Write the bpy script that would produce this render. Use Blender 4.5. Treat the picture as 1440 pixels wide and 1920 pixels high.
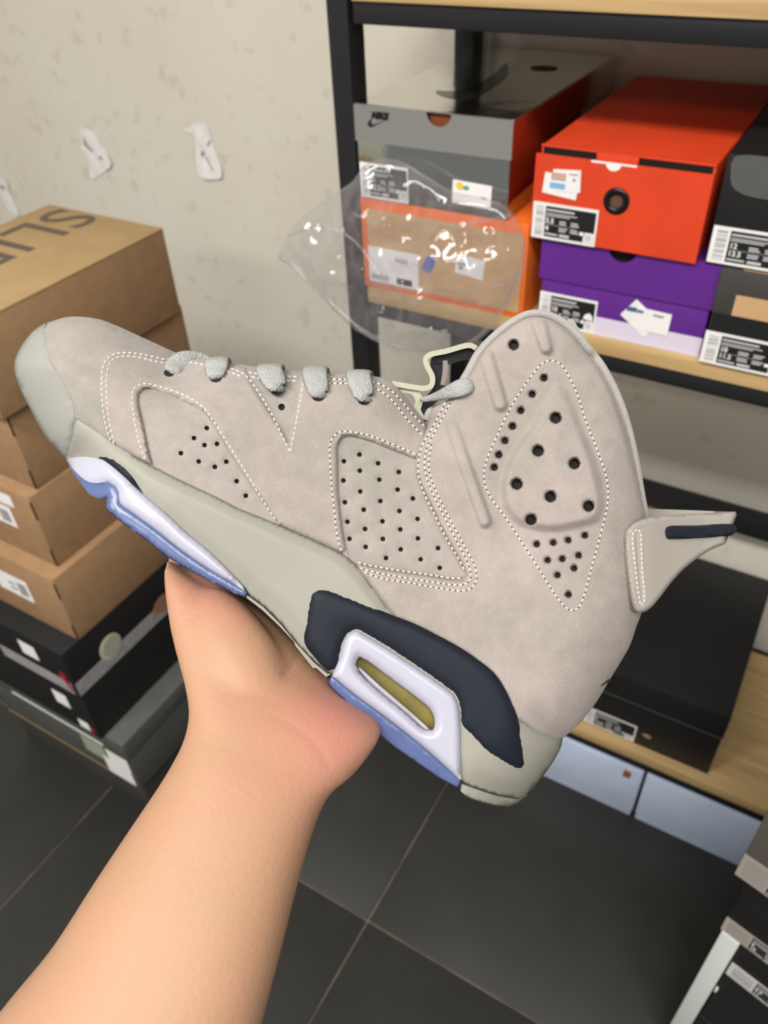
import bpy, bmesh, math, random
import numpy as np
from mathutils import Vector, Matrix
from mathutils.geometry import delaunay_2d_cdt

for o in list(bpy.data.objects):
    bpy.data.objects.remove(o)
scene = bpy.context.scene
COL = scene.collection
random.seed(7)
rng = np.random.default_rng(7)

# ------------------------------------------------------------------ camera
FOC = 1496.65                      # focal length for a 1440 x 1920 frame
AX = np.array([[0.86156384, -0.30107285, -0.40873327],
               [0.50601950, 0.57379376, 0.64397592],
               [-0.04064493, 0.76165338, -0.64670869]])
CAM = np.array([0.0, 0.0, 1.472])
RIGHT, UP, FWD = AX[:, 0], AX[:, 1], AX[:, 2]
cd = bpy.data.cameras.new('camera')
cam = bpy.data.objects.new('camera', cd)
COL.objects.link(cam)
m = Matrix.Identity(4)
for i in range(3):
    m[i][0], m[i][1], m[i][2], m[i][3] = RIGHT[i], UP[i], -FWD[i], CAM[i]
cam.matrix_world = m
cd.sensor_fit = 'HORIZONTAL'
cd.sensor_width = 24.0
cd.lens = 24.0 * FOC / 1440.0
cd.clip_start = 0.02
cd.dof.use_dof = True
cd.dof.focus_distance = 0.345
cd.dof.aperture_fstop = 12.5
scene.camera = cam

# ------------------------------------------------------------------ light
scene.view_settings.view_transform = 'Standard'
scene.view_settings.look = 'None'
scene.view_settings.gamma = 1.0
scene.view_settings.exposure = 0.09
w = bpy.data.worlds.new('world')
scene.world = w
w.use_nodes = True
w.node_tree.nodes['Background'].inputs[0].default_value = (1.0, 0.97, 0.93, 1)
w.node_tree.nodes['Background'].inputs[1].default_value = 0.33

def area_light(name, loc, aim, sx, sy, power, color=(1, 0.96, 0.9)):
    l = bpy.data.lights.new(name, 'AREA')
    l.shape = 'RECTANGLE'
    l.size, l.size_y, l.energy, l.color = sx, sy, power, color
    o = bpy.data.objects.new(name, l)
    o.location = loc
    o.rotation_euler = (Vector(aim) - Vector(loc)).to_track_quat('-Z', 'Y').to_euler()
    COL.objects.link(o)
    return o
area_light('ceiling_lamp', (-0.70, -0.80, 2.85), (-0.70, -0.75, 0), 1.3, 0.5, 52, (1, 0.97, 0.92))
area_light('ceiling_lamp', (0.75, -0.80, 2.85), (0.75, -0.75, 0), 1.3, 0.5, 44, (1, 0.97, 0.92))
area_light('ceiling_lamp', (0.0, -2.30, 2.85), (0.0, -2.2, 0), 1.6, 0.5, 46, (1, 0.97, 0.92))  # added lamp farther back, evens the light between shoe and wall

# ------------------------------------------------------------------ materials
def lin(c):
    c = np.array(c, float) / 255.0
    return tuple(np.where(c <= 0.04045, c / 12.92, ((c + 0.055) / 1.055) ** 2.4))
MATS = {}
def mat(name, rgb, rough=0.6, metal=0.0, spec=0.4, var=0.0, vscale=30.0, rgb2=None, bump=0.0, bscale=400.0,
        sheen=0.0, sss=0.0, trans=0.0, coat=0.0, bdist=0.001, sss_rgb=None, mottle=0.0):
    if name in MATS:
        return MATS[name]
    M = bpy.data.materials.new(name)
    M.use_nodes = True
    nt = M.node_tree
    b = nt.nodes['Principled BSDF']
    b.inputs['Base Color'].default_value = (*lin(rgb), 1)
    b.inputs['Roughness'].default_value = rough
    b.inputs['Metallic'].default_value = metal
    b.inputs['Specular IOR Level'].default_value = spec
    b.inputs['Sheen Weight'].default_value = sheen
    b.inputs['Coat Weight'].default_value = coat
    b.inputs['Transmission Weight'].default_value = trans
    if sss:
        b.inputs['Subsurface Weight'].default_value = sss
        b.inputs['Subsurface Radius'].default_value = (0.012, 0.004, 0.002) if not sss_rgb else sss_rgb
        b.inputs['Subsurface Scale'].default_value = 0.35
    tc = nt.nodes.new('ShaderNodeTexCoord')
    if var or rgb2:
        n = nt.nodes.new('ShaderNodeTexNoise')
        n.inputs['Scale'].default_value = vscale
        n.inputs['Detail'].default_value = 5
        n.inputs['Roughness'].default_value = 0.6
        nt.links.new(tc.outputs['Object'], n.inputs['Vector'])
        r = nt.nodes.new('ShaderNodeValToRGB')
        r.color_ramp.elements[0].position = 0.32
        r.color_ramp.elements[1].position = 0.68
        c1 = np.array(rgb, float)
        c2 = np.array(rgb2, float) if rgb2 else c1
        r.color_ramp.elements[0].color = (*lin(np.clip(c1 * (1 - var), 0, 255)), 1)
        r.color_ramp.elements[1].color = (*lin(np.clip(c2 * (1 + var), 0, 255)), 1)
        nt.links.new(n.outputs['Fac'], r.inputs['Fac'])
        nt.links.new(r.outputs['Color'], b.inputs['Base Color'])
    if mottle:
        n3 = nt.nodes.new('ShaderNodeTexNoise')
        n3.inputs['Scale'].default_value = 110
        n3.inputs['Detail'].default_value = 6
        n3.inputs['Roughness'].default_value = 0.7
        nt.links.new(tc.outputs['Object'], n3.inputs['Vector'])
        r3 = nt.nodes.new('ShaderNodeValToRGB')
        r3.color_ramp.elements[0].position = 0.3
        r3.color_ramp.elements[1].position = 0.7
        r3.color_ramp.elements[0].color = (1 - mottle, 1 - mottle, 1 - mottle, 1)
        r3.color_ramp.elements[1].color = (1 + mottle, 1 + mottle, 1 + mottle, 1)
        nt.links.new(n3.outputs['Fac'], r3.inputs['Fac'])
        mx = nt.nodes.new('ShaderNodeMix')
        mx.data_type = 'RGBA'
        mx.blend_type = 'MULTIPLY'
        mx.inputs['Factor'].default_value = 1.0
        nt.links.new(r.outputs['Color'], mx.inputs['A'])
        nt.links.new(r3.outputs['Color'], mx.inputs['B'])
        nt.links.new(mx.outputs['Result'], b.inputs['Base Color'])
    if bump:
        n2 = nt.nodes.new('ShaderNodeTexNoise')
        n2.inputs['Scale'].default_value = bscale
        n2.inputs['Detail'].default_value = 3
        nt.links.new(tc.outputs['Object'], n2.inputs['Vector'])
        bp = nt.nodes.new('ShaderNodeBump')
        bp.inputs['Strength'].default_value = bump
        bp.inputs['Distance'].default_value = bdist
        nt.links.new(n2.outputs['Fac'], bp.inputs['Height'])
        nt.links.new(bp.outputs['Normal'], b.inputs['Normal'])
    MATS[name] = M
    return M

def wall_material():
    M = bpy.data.materials.new('plaster_wall')
    M.use_nodes = True
    nt = M.node_tree
    b = nt.nodes['Principled BSDF']
    b.inputs['Roughness'].default_value = 0.75
    b.inputs['Specular IOR Level'].default_value = 0.25
    tc = nt.nodes.new('ShaderNodeTexCoord')
    def noise(scale, detail=5, rough=0.6, dist=0.0):
        n = nt.nodes.new('ShaderNodeTexNoise')
        n.inputs['Scale'].default_value = scale
        n.inputs['Detail'].default_value = detail
        n.inputs['Roughness'].default_value = rough
        n.inputs['Distortion'].default_value = dist
        nt.links.new(tc.outputs['Object'], n.inputs['Vector'])
        return n
    def ramp(src, p0, p1, c0, c1):
        r = nt.nodes.new('ShaderNodeValToRGB')
        r.color_ramp.elements[0].position = p0
        r.color_ramp.elements[1].position = p1
        r.color_ramp.elements[0].color = (*lin(c0), 1)
        r.color_ramp.elements[1].color = (*lin(c1), 1)
        nt.links.new(src, r.inputs['Fac'])
        return r
    def mult(a, c):
        x = nt.nodes.new('ShaderNodeMix')
        x.data_type = 'RGBA'
        x.blend_type = 'MULTIPLY'
        x.inputs['Factor'].default_value = 1.0
        nt.links.new(a, x.inputs['A'])
        nt.links.new(c, x.inputs['B'])
        return x.outputs['Result']
    base = ramp(noise(3.0, 4).outputs['Fac'], 0.3, 0.7, (214, 208, 194), (220, 217, 204))
    spots = ramp(noise(26.0, 3, 0.5).outputs['Fac'], 0.30, 0.40, (242, 240, 238), (255, 255, 255))
    scuff = ramp(noise(9.0, 6, 0.7, 1.5).outputs['Fac'], 0.27, 0.36, (236, 232, 224), (255, 255, 255))
    c = mult(mult(base.outputs['Color'], spots.outputs['Color']), scuff.outputs['Color'])
    nt.links.new(c, b.inputs['Base Color'])
    n2 = noise(60, 4)
    bp = nt.nodes.new('ShaderNodeBump')
    bp.inputs['Strength'].default_value = 0.12
    bp.inputs['Distance'].default_value = 0.003
    nt.links.new(n2.outputs['Fac'], bp.inputs['Height'])
    nt.links.new(bp.outputs['Normal'], b.inputs['Normal'])
    return M

def wood_material():
    M = bpy.data.materials.new('pale_wood')
    M.use_nodes = True
    nt = M.node_tree
    b = nt.nodes['Principled BSDF']
    b.inputs['Roughness'].default_value = 0.5
    tc = nt.nodes.new('ShaderNodeTexCoord')
    mp = nt.nodes.new('ShaderNodeMapping')
    mp.inputs['Scale'].default_value = (3, 40, 60)
    n = nt.nodes.new('ShaderNodeTexNoise')
    n.inputs['Scale'].default_value = 2.0
    n.inputs['Detail'].default_value = 6
    r = nt.nodes.new('ShaderNodeValToRGB')
    r.color_ramp.elements[0].position = 0.3
    r.color_ramp.elements[1].position = 0.7
    r.color_ramp.elements[0].color = (*lin((178, 146, 98)), 1)
    r.color_ramp.elements[1].color = (*lin((205, 174, 124)), 1)
    nt.links.new(tc.outputs['Object'], mp.inputs['Vector'])
    nt.links.new(mp.outputs['Vector'], n.inputs['Vector'])
    nt.links.new(n.outputs['Fac'], r.inputs['Fac'])
    nt.links.new(r.outputs['Color'], b.inputs['Base Color'])
    return M

# ------------------------------------------------------------------ mesh helpers
def obj(name, verts, faces, material, parent=None, smooth=False, angle=None):
    me = bpy.data.meshes.new(name)
    me.from_pydata([tuple(map(float, v)) for v in verts], [], [tuple(map(int, f)) for f in faces])
    me.update()
    if material:
        me.materials.append(material)
    if smooth:
        me.polygons.foreach_set('use_smooth', [True] * len(me.polygons))
        if angle:
            me.set_sharp_from_angle(angle=math.radians(angle))
    o = bpy.data.objects.new(name, me)
    COL.objects.link(o)
    if parent:
        o.parent = parent
    return o
def tag(o, label=None, cat=None, group=None, kind=None):
    if label: o['label'] = label
    if cat: o['category'] = cat
    if group: o['group'] = group
    if kind: o['kind'] = kind
    return o
def empty(name, loc, label, cat, group=None, rz=0.0):
    o = bpy.data.objects.new(name, None)
    o.location = loc
    o.rotation_euler = (0, 0, rz)
    o.empty_display_size = 0.05
    COL.objects.link(o)
    return tag(o, label, cat, group)
def box_geo(x0, x1, y0, y1, z0, z1, bevel=0.0015):
    bm = bmesh.new()
    bmesh.ops.create_cube(bm, size=1.0)
    for v in bm.verts:
        v.co = Vector((x0 + (v.co.x + .5) * (x1 - x0), y0 + (v.co.y + .5) * (y1 - y0), z0 + (v.co.z + .5) * (z1 - z0)))
    if bevel:
        bmesh.ops.bevel(bm, geom=list(bm.edges), offset=bevel, segments=2, affect='EDGES', profile=0.5)
    bm.verts.ensure_lookup_table()
    V = [tuple(v.co) for v in bm.verts]
    F = [[v.index for v in f.verts] for f in bm.faces]
    bm.free()
    return V, F
def boxo(name, dims, material, parent=None, bevel=0.0015):
    V, F = box_geo(*dims, bevel)
    return obj(name, V, F, material, parent, smooth=True, angle=40)
def merge(geos):
    V, F = [], []
    for v, f in geos:
        k = len(V)
        V += list(v)
        F += [[i + k for i in g] for g in f]
    return V, F
def poly_inside(P, X, Y):
    P = np.asarray(P, float)
    inside = np.zeros(X.shape, bool)
    j = len(P) - 1
    for i in range(len(P)):
        xi, yi = P[i]
        xj, yj = P[j]
        c = ((yi > Y) != (yj > Y)) & (X < (xj - xi) * (Y - yi) / (yj - yi + 1e-12) + xi)
        inside ^= c
        j = i
    return inside
def seg_dist(L, X, Y, closed=False):
    L = np.asarray(L, float)
    if closed:
        L = np.vstack([L, L[:1]])
    d = np.full(X.shape, 1e9)
    for a, b in zip(L[:-1], L[1:]):
        e = b - a
        q = max(e @ e, 1e-9)
        t = np.clip(((X - a[0]) * e[0] + (Y - a[1]) * e[1]) / q, 0, 1)
        d = np.minimum(d, np.hypot(X - a[0] - t * e[0], Y - a[1] - t * e[1]))
    return d
def catmull(P, step=6.0, closed=False):
    P = np.asarray(P, float)
    n = len(P)
    out = []
    rngi = range(n if closed else n - 1)
    for i in rngi:
        p1, p2 = P[i], P[(i + 1) % n]
        p0 = P[i - 1] if (closed or i > 0) else p1 - (p2 - p1)
        p3 = P[(i + 2) % n] if (closed or i + 2 < n) else p2 + (p2 - p1)
        k = max(1, int(np.linalg.norm(p2 - p1) / step))
        # centripetal parametrisation keeps corners tidy
        t0 = 0.0
        t1 = t0 + max(np.linalg.norm(p1 - p0), 1e-6) ** .5
        t2 = t1 + max(np.linalg.norm(p2 - p1), 1e-6) ** .5
        t3 = t2 + max(np.linalg.norm(p3 - p2), 1e-6) ** .5
        for j in range(k):
            t = t1 + (t2 - t1) * j / k
            A1 = (t1 - t) / (t1 - t0) * p0 + (t - t0) / (t1 - t0) * p1
            A2 = (t2 - t) / (t2 - t1) * p1 + (t - t1) / (t2 - t1) * p2
            A3 = (t3 - t) / (t3 - t2) * p2 + (t - t2) / (t3 - t2) * p3
            B1 = (t2 - t) / (t2 - t0) * A1 + (t - t0) / (t2 - t0) * A2
            B2 = (t3 - t) / (t3 - t1) * A2 + (t - t1) / (t3 - t1) * A3
            out.append((t2 - t) / (t2 - t1) * B1 + (t - t1) / (t2 - t1) * B2)
    if not closed:
        out.append(P[-1])
    return np.array(out)
def resample(L, step):
    L = np.asarray(L, float)
    s = np.concatenate([[0], np.cumsum(np.linalg.norm(np.diff(L, axis=0), axis=1))])
    k = max(2, int(round(s[-1] / step)) + 1)
    q = np.linspace(0, s[-1], k)
    return np.stack([np.interp(q, s, L[:, i]) for i in range(L.shape[1])], 1)
def fill2d(outline, holes=(), spacing=6.0, extra=None):
    """Triangulate a polygon with holes, filled with an even lattice of points."""
    outline = np.asarray(outline, float)
    pts = list(map(tuple, outline))
    edges = [(i, (i + 1) % len(outline)) for i in range(len(outline))]
    for h in holes:
        k = len(pts)
        pts += list(map(tuple, h))
        edges += [(k + i, k + (i + 1) % len(h)) for i in range(len(h))]
    lo, hi = outline.min(0), outline.max(0)
    gx, gy = np.meshgrid(np.arange(lo[0], hi[0], spacing), np.arange(lo[1], hi[1], spacing * .866))
    gx = gx + (np.arange(gx.shape[0]) % 2)[:, None] * spacing * .5
    gx, gy = gx.ravel(), gy.ravel()
    if extra is not None:
        gx, gy = np.concatenate([gx, extra[:, 0]]), np.concatenate([gy, extra[:, 1]])
    ok = poly_inside(outline, gx, gy) & (seg_dist(outline, gx, gy, True) > spacing * .55)
    for h in holes:
        ok &= ~poly_inside(h, gx, gy) & (seg_dist(h, gx, gy, True) > spacing * .35)
    pts += list(zip(gx[ok], gy[ok]))
    V, E, F, ov, oe, of = delaunay_2d_cdt([Vector(p) for p in pts], edges, [], 0, 1e-5)
    V = np.array([tuple(v) for v in V])
    F = np.array([list(f) for f in F])
    c = V[F].mean(1)
    ok = poly_inside(outline, c[:, 0], c[:, 1])
    for h in holes:
        ok &= ~poly_inside(h, c[:, 0], c[:, 1])
    return V, F[ok]
def boundary_loops(F):
    cnt = {}
    for f in F:
        n = len(f)
        for i in range(n):
            a, b = int(f[i]), int(f[(i + 1) % n])
            if (b, a) in cnt:
                del cnt[(b, a)]
            else:
                cnt[(a, b)] = 1
    return list(cnt.keys())
def slab(name, poly, thick, place, material, parent, holes=(), spacing=1e9, bev=0.0):
    """Extruded flat polygon; place(u, v, depth) gives the position."""
    V, F = fill2d(poly, holes, spacing) if spacing < 1e8 else fill2d(poly, holes, 1e6)
    n = len(V)
    A = [place(u, v, 0.0) for u, v in V]
    B = [place(u, v, thick) for u, v in V]
    Q = [list(f) for f in F] + [[i + n for i in f[::-1]] for f in F]
    Q += [[b, a, a + n, b + n] for a, b in boundary_loops(F)]
    return obj(name, A + B, Q, material, parent)
def circle(cx, cy, r, n=14, ry=None, rot=0.0):
    a = np.arange(n) / n * 2 * math.pi
    x, y = r * np.cos(a), (ry or r) * np.sin(a)
    return np.stack([cx + x * math.cos(rot) - y * math.sin(rot), cy + x * math.sin(rot) + y * math.cos(rot)], 1)
def text_geo(body, size, extrude=0.0, shear=0.0, bold=0.0, align='LEFT'):
    c = bpy.data.curves.new('lettering', 'FONT')
    c.body, c.size, c.extrude, c.shear, c.offset = body, size, extrude, shear, bold
    c.align_x = align
    c.resolution_u = 3
    o = bpy.data.objects.new('lettering', c)
    COL.objects.link(o)
    dg = bpy.context.evaluated_depsgraph_get()
    dg.update()
    me = bpy.data.meshes.new_from_object(o.evaluated_get(dg))
    V = [tuple(v.co) for v in me.vertices]
    F = [list(p.vertices) for p in me.polygons]
    bpy.data.objects.remove(o)
    bpy.data.curves.remove(c)
    bpy.data.meshes.remove(me)
    return V, F

# ------------------------------------------------------------------ setting
tile_mat = mat('dark_floor_tile', (44, 44, 41), 0.45, spec=0.4, var=0.06, vscale=9, bump=0.05, bscale=120)
grout_mat = mat('floor_grout', (150, 142, 128), 0.9, var=0.2, vscale=11, rgb2=(64, 61, 57))
wall_mat = wall_material()
wood_mat = wood_material()
black_metal = mat('black_powder_coat', (30, 30, 33), 0.45, spec=0.35)

floor = boxo('floor', (-3.0, 1.8, -1.4, 1.30, -0.05, -0.0035), grout_mat, bevel=0)
tag(floor, kind='structure')
tv, tf = box_geo(0, 0.596, 0, 0.596, -0.008, 0.0, 0.0012)
tile_me = None
for i in range(-4, 4):
    for j in range(-2, 3):
        x0, y0 = -0.387 + 0.002 + 0.6 * i, 0.483 + 0.002 + 0.6 * j
        if y0 > 1.2:
            continue
        if y0 + .6 > 1.3:
            o = boxo('tile', (0, .596, 0, 1.283 - y0, -0.008, 0.0), tile_mat, floor, 0.0012)
        elif tile_me is None:
            o = obj('tile', tv, tf, tile_mat, floor, True, 40)
            tile_me = o.data
        else:
            o = bpy.data.objects.new('tile', tile_me)
            COL.objects.link(o)
            o.parent = floor
        o.location = (x0, y0, 0)
wall = boxo('wall_back', (-3.0, 1.8, 1.285, 1.40, -0.05, 2.9), wall_mat, bevel=0)
tag(wall, kind='structure')
wall_l = boxo('wall_left', (-2.75, -2.65, -1.4, 1.284, -0.05, 2.9), wall_mat, bevel=0)
tag(wall_l, kind='structure')
# ------------------------------------------------------------------ rack
RX0, RX1, RY0, RY1 = -0.614, 0.62, 0.90, 1.275
rack = empty('storage_rack', (0, 1.09, 0), 'black metal shelving rack with pale wooden shelves against the wall', 'rack')
def rpart(name, x0, x1, y0, y1, z0, z1, M, bevel=0.0015):
    return boxo(name, (x0, x1, y0 - 1.09, y1 - 1.09, z0, z1), M, rack, bevel)
for x in (RX0, RX1 - .035):
    rpart('post', x, x + .029, RY0, RY0 + .035, 0, 2.0, black_metal)
    rpart('post', x, x + .032, RY1 - .04, RY1 - .005, 0, 2.0, black_metal)
for zt in (1.3515, 0.985, 0.204):
    rpart('front_rail', RX0 + .035, RX1 - .035, RY0 + .002, RY0 + .03, zt - .0455, zt - .0225, black_metal)
    rpart('rear_rail', RX0 + .035, RX1 - .035, RY1 - .035, RY1 - .007, zt - .0455, zt - .0225, black_metal)
    rpart('side_rail', RX0 + .004, RX0 + .031, RY0 + .035, RY1 - .04, zt - .0455, zt - .0225, black_metal)
    rpart('side_rail', RX1 - .031, RX1 - .004, RY0 + .035, RY1 - .04, zt - .0455, zt - .0225, black_metal)
    rpart('shelf_board', RX0 + .036, RX1 - .036, RY0 - .002, RY1 - .04, zt - .0225, zt, wood_mat)
rpart('cross_bar', RX0 + .035, RX1 - .035, RY1 - .038, RY1 - .01, .478, .520, black_metal)

# ------------------------------------------------------------------ shoe boxes
white_paper = mat('white_paper', (232, 230, 228), 0.7, var=0.02, vscale=60)
print_black = mat('print_black', (22, 22, 24), 0.6)
print_grey = mat('print_grey', (150, 150, 150), 0.7)
print_light = mat('print_light', (190, 190, 192), 0.7)
print_blue = mat('print_blue', (70, 86, 130), 0.7)
kraft = mat('kraft_board', (154, 122, 90), 0.8, spec=0.2, var=0.04, vscale=40, bump=0.1, bscale=300)
kraft_lid = mat('kraft_board_pale', (166, 138, 98), 0.75, spec=0.25, var=0.03, vscale=25)
orange_red = mat('orange_red_card', (210, 64, 30), 0.55, spec=0.35, var=0.03, vscale=20)
orange_card = mat('bright_orange_card', (236, 112, 36), 0.55)
purple_card = mat('purple_card', (92, 36, 132), 0.5, spec=0.4, var=0.02, vscale=30)
lilac_card = mat('lilac_white_card', (214, 204, 222), 0.6)
black_card = mat('black_card', (26, 26, 27), 0.5, spec=0.35, var=0.06, vscale=25)
charcoal_card = mat('charcoal_card', (62, 60, 57), 0.55, var=0.05, vscale=30)
grey_card = mat('grey_card', (82, 83, 80), 0.55, var=0.05, vscale=25)
tan_card = mat('tan_card', (196, 158, 114), 0.75, var=0.03, vscale=30)
silver_lid = mat('lit_silver_card', (226, 224, 218), 0.12, metal=1.0, bump=0.3, bscale=14, bdist=0.004)  # same silver card, colour raised to imitate the lid's lighter reflections
silver = mat('mirror_silver_card', (170, 172, 170), 0.09, metal=1.0, bump=0.35, bscale=16, bdist=0.004)
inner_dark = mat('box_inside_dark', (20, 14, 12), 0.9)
inner_brown = mat('box_inside_brown', (120, 62, 36), 0.9)
pale_blue = mat('pale_blue_card', (200, 214, 238), 0.5, var=0.02, vscale=20)
board_white = mat('white_foam_board', (206, 210, 206), 0.6)

class Box:
    """A shoe box: front panel faces -y, base on z0."""
    def __init__(s, name, label, x0, x1, y0, y1, z0, z1, body, lid=None, lid_h=None, over=0.0015, group=None, notch=None,
                 cat='shoe box', rz=0.0, inner=None, corner=False):
        s.w, s.l, s.h = x1 - x0, y1 - y0, z1 - z0
        c = Vector(((x0 + x1) / 2, (y0 + y1) / 2, z0))
        if rz:                                  # turned about its front left corner
            f = Vector((x0, y0, z0))
            c = f + Matrix.Rotation(rz, 3, 'Z') @ (c - f)
        s.o = empty(name, c, label, cat, group, rz)
        s.fy = -s.l / 2
        a, b = s.w / 2, s.l / 2
        if lid is None:
            boxo('body', (-a, a, -b, b, 0, s.h), body, s.o)
            return
        zl = s.h - lid_h
        boxo('body', (-a + over, a - over, -b + over, b - over, 0, s.h - .003 if notch is None else zl + .004), body, s.o)
        if notch is None:
            boxo('lid', (-a, a, -b, b, zl, s.h), lid, s.o)
        else:
            nx, nr = notch                      # half-round finger cut in the front of the lid
            th = .002
            arc = [(nx + nr * math.cos(t), s.h - nr * .95 * math.sin(t)) for t in np.linspace(math.pi, 0, 13)]
            P = [(-a, zl), (a, zl), (a, s.h - .001)] + arc[::-1] + [(-a, s.h - .001)]
            l = slab('lid', P, th, lambda u, v, d: (u, -b + d, v), lid, s.o)
            gs = [box_geo(-a, a, -b + .0022, b, s.h - .002, s.h, .0006), box_geo(-a, -a + th, -b + .002, b, zl, s.h - .002, .0005),
                  box_geo(a - th, a, -b + .002, b, zl, s.h - .002, .0005), box_geo(-a + th, a - th, b - th, b, zl, s.h - .002, .0005)]
            V, F = merge(gs)
            obj('lid_top', V, F, lid, s.o)
            boxo('inner_flap', (-a + .004, a - .004, -b + .008, -b + .010, .01, s.h - .004), inner or inner_dark, s.o, 0)
    def decal(s, name, poly, M, parent=None, lift=.0006, thick=.0005, holes=()):
        """A thin piece stuck on the front, drawn from the left lower corner of the front panel."""
        a = s.w / 2
        return slab(name, poly, thick, lambda u, v, d: (u - a, s.fy - lift - thick + d, v), M, parent or s.o, holes)
    def rect(s, name, x, z, w, h, M, parent=None, lift=.0006, rot=0.0):
        c = np.array([(0, 0), (w, 0), (w, h), (0, h)], float)
        R = np.array([[math.cos(rot), math.sin(rot)], [-math.sin(rot), math.cos(rot)]])
        return s.decal(name, c @ R + (x, z), M, parent, lift)
    def write(s, name, body, x, z, size, M, parent=None, lift=.0012, bold=0.0, shear=0.0, rot=0.0):
        V, F = text_geo(body, size, 0.0001, shear, bold)
        a = s.w / 2
        cr, sr = math.cos(rot), math.sin(rot)
        V = [(x - a + v[0] * cr - v[1] * sr, s.fy - lift - v[2], z + v[0] * sr + v[1] * cr) for v in V]
        return obj(name, V, F, M, parent or s.o)
    def bars(s, name, items, M, parent, lift=.0012):
        """Many printed strokes as one mesh: items are (x, z, w, h)."""
        a = s.w / 2
        V, F = [], []
        for x, z, w_, h_ in items:
            k = len(V)
            V += [(x - a, s.fy - lift, z), (x + w_ - a, s.fy - lift, z), (x + w_ - a, s.fy - lift, z + h_), (x - a, s.fy - lift, z + h_)]
            F.append((k, k + 1, k + 2, k + 3))
        return obj(name, V, F, M, parent)
    def label(s, x, z, w, h, n1, n2, lift=.0006, sw=.2, card=None, emblem=False, seed=1):
        """Size label: barcode strip, black print field, two size lines, small code."""
        r = random.Random(seed)
        L = s.rect('size_label', x, z, w, h, card or white_paper, None, lift)
        k = lift + .0007
        bx, bw = x + w * .05, w * (sw - .08)
        items, q = [], z + h * .1
        while q < z + h * .88:
            t = h * r.choice((.012, .02, .03))
            items.append((bx, q, bw, t))
            q += t + h * r.choice((.012, .02, .045))
        s.bars('barcode', items, print_grey, L, k)
        fx, fw = x + w * sw, w * (.97 - sw)
        s.rect('print_field', fx, z + h * .08, fw, h * .84, print_black, L, k - .0004)
        k2 = k + .0006
        sm = [(fx + fw * .02, z + h * .80, fw * .56, h * .055), (fx + fw * .02, z + h * .715, fw * .62, h * .03), (fx + fw * .02, z + h * .66, fw * .48, h * .03),
              (fx + fw * .02, z + h * .14, fw * .26, h * .05), (fx + fw * .32, z + h * .12, fw * .2, h * .08)]
        for row in (.46, .27):
            for cx in (.30, .53):
                for dz in (0, .055):
                    sm.append((fx + fw * cx, z + h * (row + dz * 1.2), fw * r.uniform(.13, .17), h * .04))
        sm.append((fx + fw * .02, z + h * .42, fw * .6, h * .008))
        s.bars('small_print', sm, print_light, L, k2)
        s.write('size_number', n1, fx + fw * .02, z + h * .47, h * .2, white_paper, L, k2, bold=h * .004)
        s.write('size_number', n2, fx + fw * .02, z + h * .26, h * .2, white_paper, L, k2, bold=h * .004)
        s.bars('code_patch', [(fx + fw * .80, z + h * .09, fw * .2, h * .27), (fx + fw * .72, z + h * .26, fw * .1, h * .1)], white_paper, L, k2)
        s.bars('code_strokes', [(fx + fw * (.85 + .03 * i), z + h * .14, fw * .012, h * .17) for i in range(4)], print_grey, L, k2 + .0004)
        if emblem:
            e = [(fx + fw * .76, z + h * .42), (fx + fw * .98, z + h * .38), (fx + fw * .97, z + h * .52), (fx + fw * .9, z + h * .62), (fx + fw * .8, z + h * .56)]
            s.decal('emblem', e, white_paper, L, k2, .0002)
        return L
def swoosh(x, z, w):
    P = [(0, .16), (.03, .06), (.10, .0), (.20, .0), (.34, .06), (1.0, .40), (.40, .155), (.27, .12), (.19, .13), (.15, .19), (.17, .30), (.20, .37), (.08, .28)]
    P = catmull(np.array(P), .06, closed=True)
    return P * w + (x, z)

# silver box on the orange one
b = Box('mirror_silver_shoe_box', 'mirror silver shoe box with a half-round finger cut, on the bright orange box', -.5842, -.372, .900, 1.255, 1.109, 1.222,
        silver, silver_lid, .043, notch=(.012, .0165), inner=inner_brown)
zl = .113 - .043
b.decal('logo_swoosh', swoosh(.020, .088, .026), print_black)
b.write('logo_lettering', 'NIKE', .0255, .0985, .0105, print_black, shear=.25, bold=.0006)
b.label(.004, .001, .071, .044, '11', '12.5', lift=-.0006, seed=3)
st = b.rect('price_sticker', .137, .012, .052, .028, white_paper, None, .0000, rot=-.03)
b.decal('sticker_print', circle(.147, .034, .0045, 12), mat('print_yellow', (232, 196, 60), 0.6), st, .0012, .0002)
b.decal('sticker_print', circle(.156, .0325, .0045, 12, .0025), mat('print_green', (80, 160, 110), 0.6), st, .0012, .0002)
b.bars('sticker_print', [(.176, .022, .007, .0025)], print_grey, st, .0012)
top = b.h + .0004
ov = [(x, y) for x, y in circle(.0425, .0717, .019, 20, .0145)]
slab('lid_hole', ov, .0006, lambda u, v, d: (u, v, top - .0003 + d), print_black, b.o)
sw = [(-.039, -.088), (-.02, -.108), (.008, -.116), (.021, -.10), (.022, -.04), (.012, .02), (-.018, .084), (-.006, .01), (-.004, -.05), (-.012, -.082)]
slab('lid_swoosh', catmull(np.array(sw), .012, True), .0003, lambda u, v, d: (u, v, top - .0003 + d), mat('gloss_black_print', (30, 32, 30), 0.12), b.o)

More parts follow.
